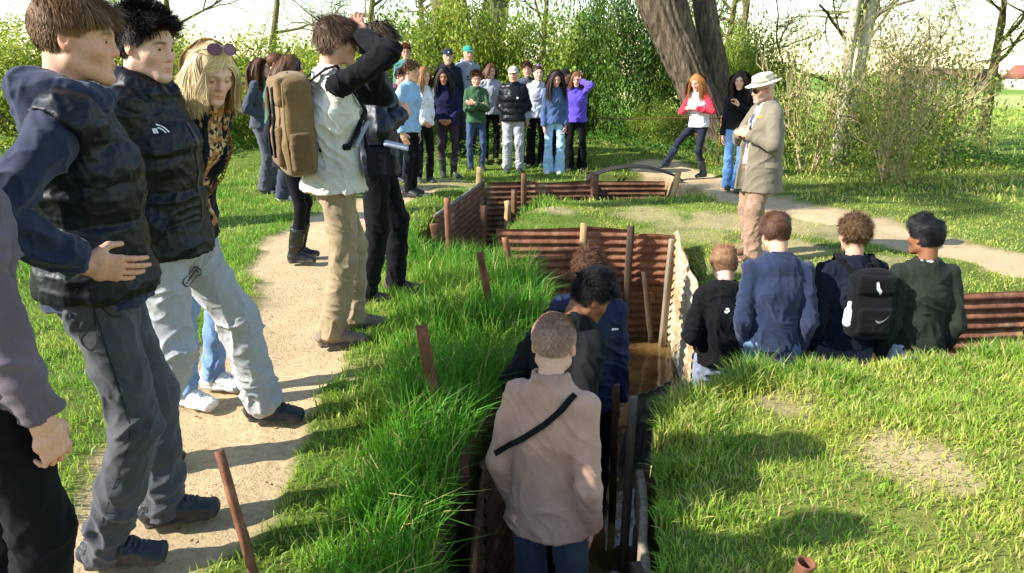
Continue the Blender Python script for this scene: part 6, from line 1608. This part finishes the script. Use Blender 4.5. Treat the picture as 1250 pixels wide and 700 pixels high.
# --- two girls on the right
r1 = pupil('girl in white and red raglan top with one boot up on the iron arch', 2.90, 11.85, 232, 1.62, dict(name='raglan_top', m=fab(226, 224, 226), ms=fab(206, 44, 64), e=.024, hem=-.02), dict(kind='leggings', m=fab(36, 40, 54)), dict(kind='welly', m=plain('navy_rubber', S(44, 50, 62), .4), h=.27), dict(style='long', c=S(190, 124, 72), len=.36), (26, 6, 0), 'chestclasp', 'chestclasp', True, PALE, feet=((-.08, -.05, 0), (.12, .60, 0, .19)), pel=(.0, .03))
r2 = pupil('girl with long dark wavy hair in black top and blue jeans', 3.06, 10.45, 214, 1.60, dict(m=fab(16, 17, 20), e=.024, hem=-.0), dict(kind='flared', m=den(86, 126, 172), drop=.045), SN, dict(style='long', c=S(58, 38, 34), len=.40, wave=.5), (16, 10, 0), dict(c=(-.06, .20, .02), d=(.5, .2, .8), t=(.6, 0, .6), curl=50, pole=(-1, -.2, -1)), 'hang', True, PALE)
# --- the guide
guide = make_person(dict(label='older guide in beige suit jacket and sun hat, hands held at his chest', pos=(2.20, 6.66), face=258, H=1.615, vox=.006, fine=True, build=1.14, belly=.03, skin=S(214, 158, 132), hair=dict(style='buzz', c=S(200, 196, 190), th=.006), head=(16, 0, 0), beard=.35, feet=((-.12, .08, 10), (.12, -.04, -8)), lean=-1,
    armL='chestclasp', armR='chestclasp', top=[dict(name='shirt', m=fab(188, 176, 160), e=.010, collar=.03, hem=.0), dict(name='suit_jacket', m=fab(122, 111, 92, var=.1), e=.034, collar=.03, cr=.072, hem=-.14, hemw=.024, open=(.055, .06, -.12), cuff=0, fold=.006, fsc=.08)], legs=dict(kind='suit', m=fab(150, 120, 96)), shoe=dict(kind='sneaker', m=leath(120, 84, 58))))
J = guide['J']; o, R, hs = J['head'], J['Rh'], J['hs']; HAT = fab(206, 198, 172)
F = Field(o - .3, o + .3, .006); F.put(seg(o + R @ (A(0, -.012, .05) * hs), o + R @ (A(0, -.016, .115) * hs), (.087 * hs, .105 * hs), (.076 * hs, .09 * hs), xa=R @ A(1, 0, 0), flat=3)); F.put(ell(o + R @ (A(0, -.016, .108) * hs), A(.076, .09, .028) * hs, R), .012)
F.put(seg(o + R @ (A(0, -.012, .040) * hs), o + R @ (A(0, -.012, .052) * hs), (.150 * hs, .168 * hs), (.098 * hs, .116 * hs), xa=R @ A(1, 0, 0), flat=3), .012); F.put(seg(o + R @ (A(0, -.012, -.0) * hs), o + R @ (A(0, -.012, .046) * hs), (.150 * hs, .168 * hs), (.092 * hs, .11 * hs), xa=R @ A(1, 0, 0), flat=3), 0, 's')
sdf_part('sun_hat', F, HAT, guide['o'], .004, 2)
F = Field(o - .3, o + .3, .005); F.put(seg(o + R @ (A(0, -.012, .055) * hs), o + R @ (A(0, -.013, .07) * hs), (.0895 * hs, .1075 * hs), (.0875 * hs, .1055 * hs), xa=R @ A(1, 0, 0), flat=3)); sdf_part('hat_band', F, fab(150, 140, 112), guide['o'])
glasses(guide, plain('black_lens', S(12, 12, 14), .1), plain('dark_frame', S(24, 22, 22), .4), lens_w=.024, lens_h=.019)
on_top(guide, [band([(0, .12), (0, .05), (.002, -.03), (0, -.10), (0, -.17)], [.03, .04, .048, .054, .06])], (0, 0, .0), (0, -1, 0), fab(60, 66, 96), 'tie', 0, .006)
on_top(guide, [wquad(0, 0, .13, .045)], (.0, -.0, -.30), (1, 0, 0), fab(160, 146, 118), 'pocket_flap', 1, .006)
on_top(guide, [wquad(0, 0, .06, .02)], (-.07, -.0, .10), (.2, -1, 0), fab(196, 140, 62), 'lapel_ribbon', 1, .006)

# --- down in the trench
def trench_person(label, x, y, face, H, top, legs, hair, head=(14, 0, 0), armL='hang', armR='hang', skin=FAIR, fine=True, vox=.005, **k):
    return make_person(dict(label=label, group=TG, pos=(x, y), z=FLOOR + .005, face=face, H=H, top=top, legs=legs, shoe=dict(kind='boot', m=leath(40, 36, 34)), hair=hair, head=head, armL=armL, armR=armR, skin=skin, fine=fine, vox=vox, **k))
t1 = trench_person('close cropped man in tan quarter zip jumper with black cross strap, back turned', .150, 2.74, 30, 1.67, dict(name='jumper', m=fab(186, 146, 124), e=.026, hemw=.026, collar=.065, cr=.068, hem=-.05, fold=.007, fsc=.075, ar=1.05), dict(kind='jeans', m=den(62, 72, 96)), dict(style='buzz', c=S(186, 150, 124)), (12, 14, 0), 'pocket', 'pocket', PALE, vox=.0045, hs=1.06, build=.95, noface=True)
on_top(t1, [band([(-.19, -.12), (-.12, -.065), (-.04, .0), (.03, .06), (.09, .125), (.12, .18)], .024)], (0, 0, .02), (0, 1, 0), fab(20, 20, 22), 'cross_strap', off=.012)
t2 = trench_person('dark haired boy in black jacket looking down into the trench', .22, 3.36, 48, 1.71, dict(name='jacket', m=nyl(12, 13, 16, .9), e=.038, collar=.04, hood=1, hem=-.06), dict(kind='slim', m=BLKT), dict(style='fringe', c=S(30, 25, 24)), (34, -22, 0), 'pouch', 'pouch', BROWN, lean=12)
t3 = trench_person('curly haired boy in navy jacket with his arm hanging at his side', .42, 3.98, 14, 1.64, dict(name='jacket', m=nyl(20, 31, 60, .65), e=.036, collar=.045, hem=-.07), dict(kind='slim', m=BLKT), dict(style='curly', c=S(100, 68, 48), n=6500), (24, 8, 0), 'pouch', dict(p=(.20, .06, -.11), d=(0, .15, -1), t=(0, 1, .1), curl=45, pole=(.4, -1, 0)), lean=6)
on_top(t3, [wquad(0, 0, .035, .012)], (.16, 0, .04), (0, 1, 0), WHITE, 'shoulder_print')
t4 = trench_person('fair haired boy in black sweatshirt with bowed head by the tan sheet', 1.36, 4.60, 6, 1.51, dict(name='sweatshirt', m=fab(14, 14, 17), e=.032, hem=-.02), dict(kind='baggy', m=den(120, 128, 142)), dict(style='short', c=S(146, 108, 76), n=6000), (30, 4, 0), 'pouch', 'pouch', PALE)
on_top(t4, [band([(-.016, .0), (-.004, -.008), (.012, .006)], .012), wquad(0, .014, .02, .01)], (.0, 0, .05), (0, 1, 0), WHITE, 'back_print')
t5 = trench_person('brown haired boy in navy quarter zip jumper seen from behind', 1.65, 4.52, 4, 1.75, dict(name='jumper', m=fab(32, 43, 70), e=.028, collar=.05, cr=.07, hem=-.012), dict(kind='baggy', m=den(92, 112, 138)), dict(style='short', c=S(92, 62, 46), n=6500), (26, 6, 0), 'pocket', 'pocket', FAIR, build=.96)
t6 = trench_person('curly haired boy in navy sweater wearing a black rucksack', 2.16, 4.62, 2, 1.71, dict(name='sweater', m=fab(22, 26, 40), e=.032, collar=.04, cr=.068, hem=-.01), dict(kind='baggy', m=den(70, 76, 90)), dict(style='curly', c=S(106, 78, 54), n=6500), (6, 2, 0), 'pocket', 'pocket', FAIR)
t7 = trench_person('dark haired boy in dark green sweatshirt with head turned left', 2.57, 4.52, 0, 1.72, [dict(name='t_shirt', m=fab(224, 224, 226), e=.002, collar=.024, cr=.064, hem=-.02, fold=.002), dict(name='sweatshirt', m=fab(38, 44, 36), e=.034, collar=.008, hem=-.005)], dict(kind='baggy', m=den(168, 178, 188)), dict(style='short', c=S(26, 24, 26), n=7000), (4, 22, 0), 'pocket', 'pocket', BROWN, build=.95)
bp, cc, Rr = rucksack(t6, 'black rucksack with white tick marks on the boy in the trench', [fab(16, 16, 19)], (.135, .07, .20), (.06, -.185, -.045), None, e=.03)
def tick(sc):
    u = np.linspace(0, 1, 9); top = [(-.5 * sc + sc * t, (.05 - .30 * t * (1 - t) * 2 + .42 * t * t) * sc) for t in u]; bot = [(-.5 * sc + sc * t, (.05 - .30 * t * (1 - t) * 2 + .42 * t * t - .26 * (1 - t) ** 1.0 * min(1, t * 3 + .35)) * sc) for t in u]
    return top + bot
def bag_print(polys, x, z, mat, name, part):
    ch = [c for c in bp.children if c.name.startswith(part)][0]; me = ch.data
    V = np.empty(len(me.vertices) * 3, f32); me.vertices.foreach_get('co', V); V = V.reshape(-1, 3); Q = [tuple(p.vertices) for p in me.polygons]
    decal(ch, V, Q, polys, cc + Rr @ A(x, 0, z), Rr @ A(0, 1, 0), Rr @ A(0, 0, 1), mat, name, .003)
bag_print([tick(.085)], .035, -.065, GREYP, 'tick_print', 'pocket')
bag_print([[(x, y) for y, x in []] or band([(-.012, .04), (-.004, .0), (.012, -.02), (.018, -.045)], [.012, .022, .020, .008])], .0, .13, WHITE, 'tick_print', 'top_flap')
F = Field(cc - .3, cc + .3, .005); F.put(seg(cc + Rr @ A(-.135, -.03, -.10), cc + Rr @ A(-.135, -.03, -.03), .034, .03)); F.put(seg(cc + Rr @ A(-.135, -.03, -.02), cc + Rr @ A(-.135, -.03, .02), .016), .008)
bt = link('bottle', F_me(F, plain('clear_plastic', S(206, 210, 214), .15)) if False else mesh_np('bottle', *F.mesh()[:2], None, True, None, [plain('clear_plastic', S(206, 210, 214), .15)]), None, t6['o'].location, t6['o'].rotation_euler[2]); tag(bt, 'pale plastic bottle in the side of the black rucksack', 'bottle')
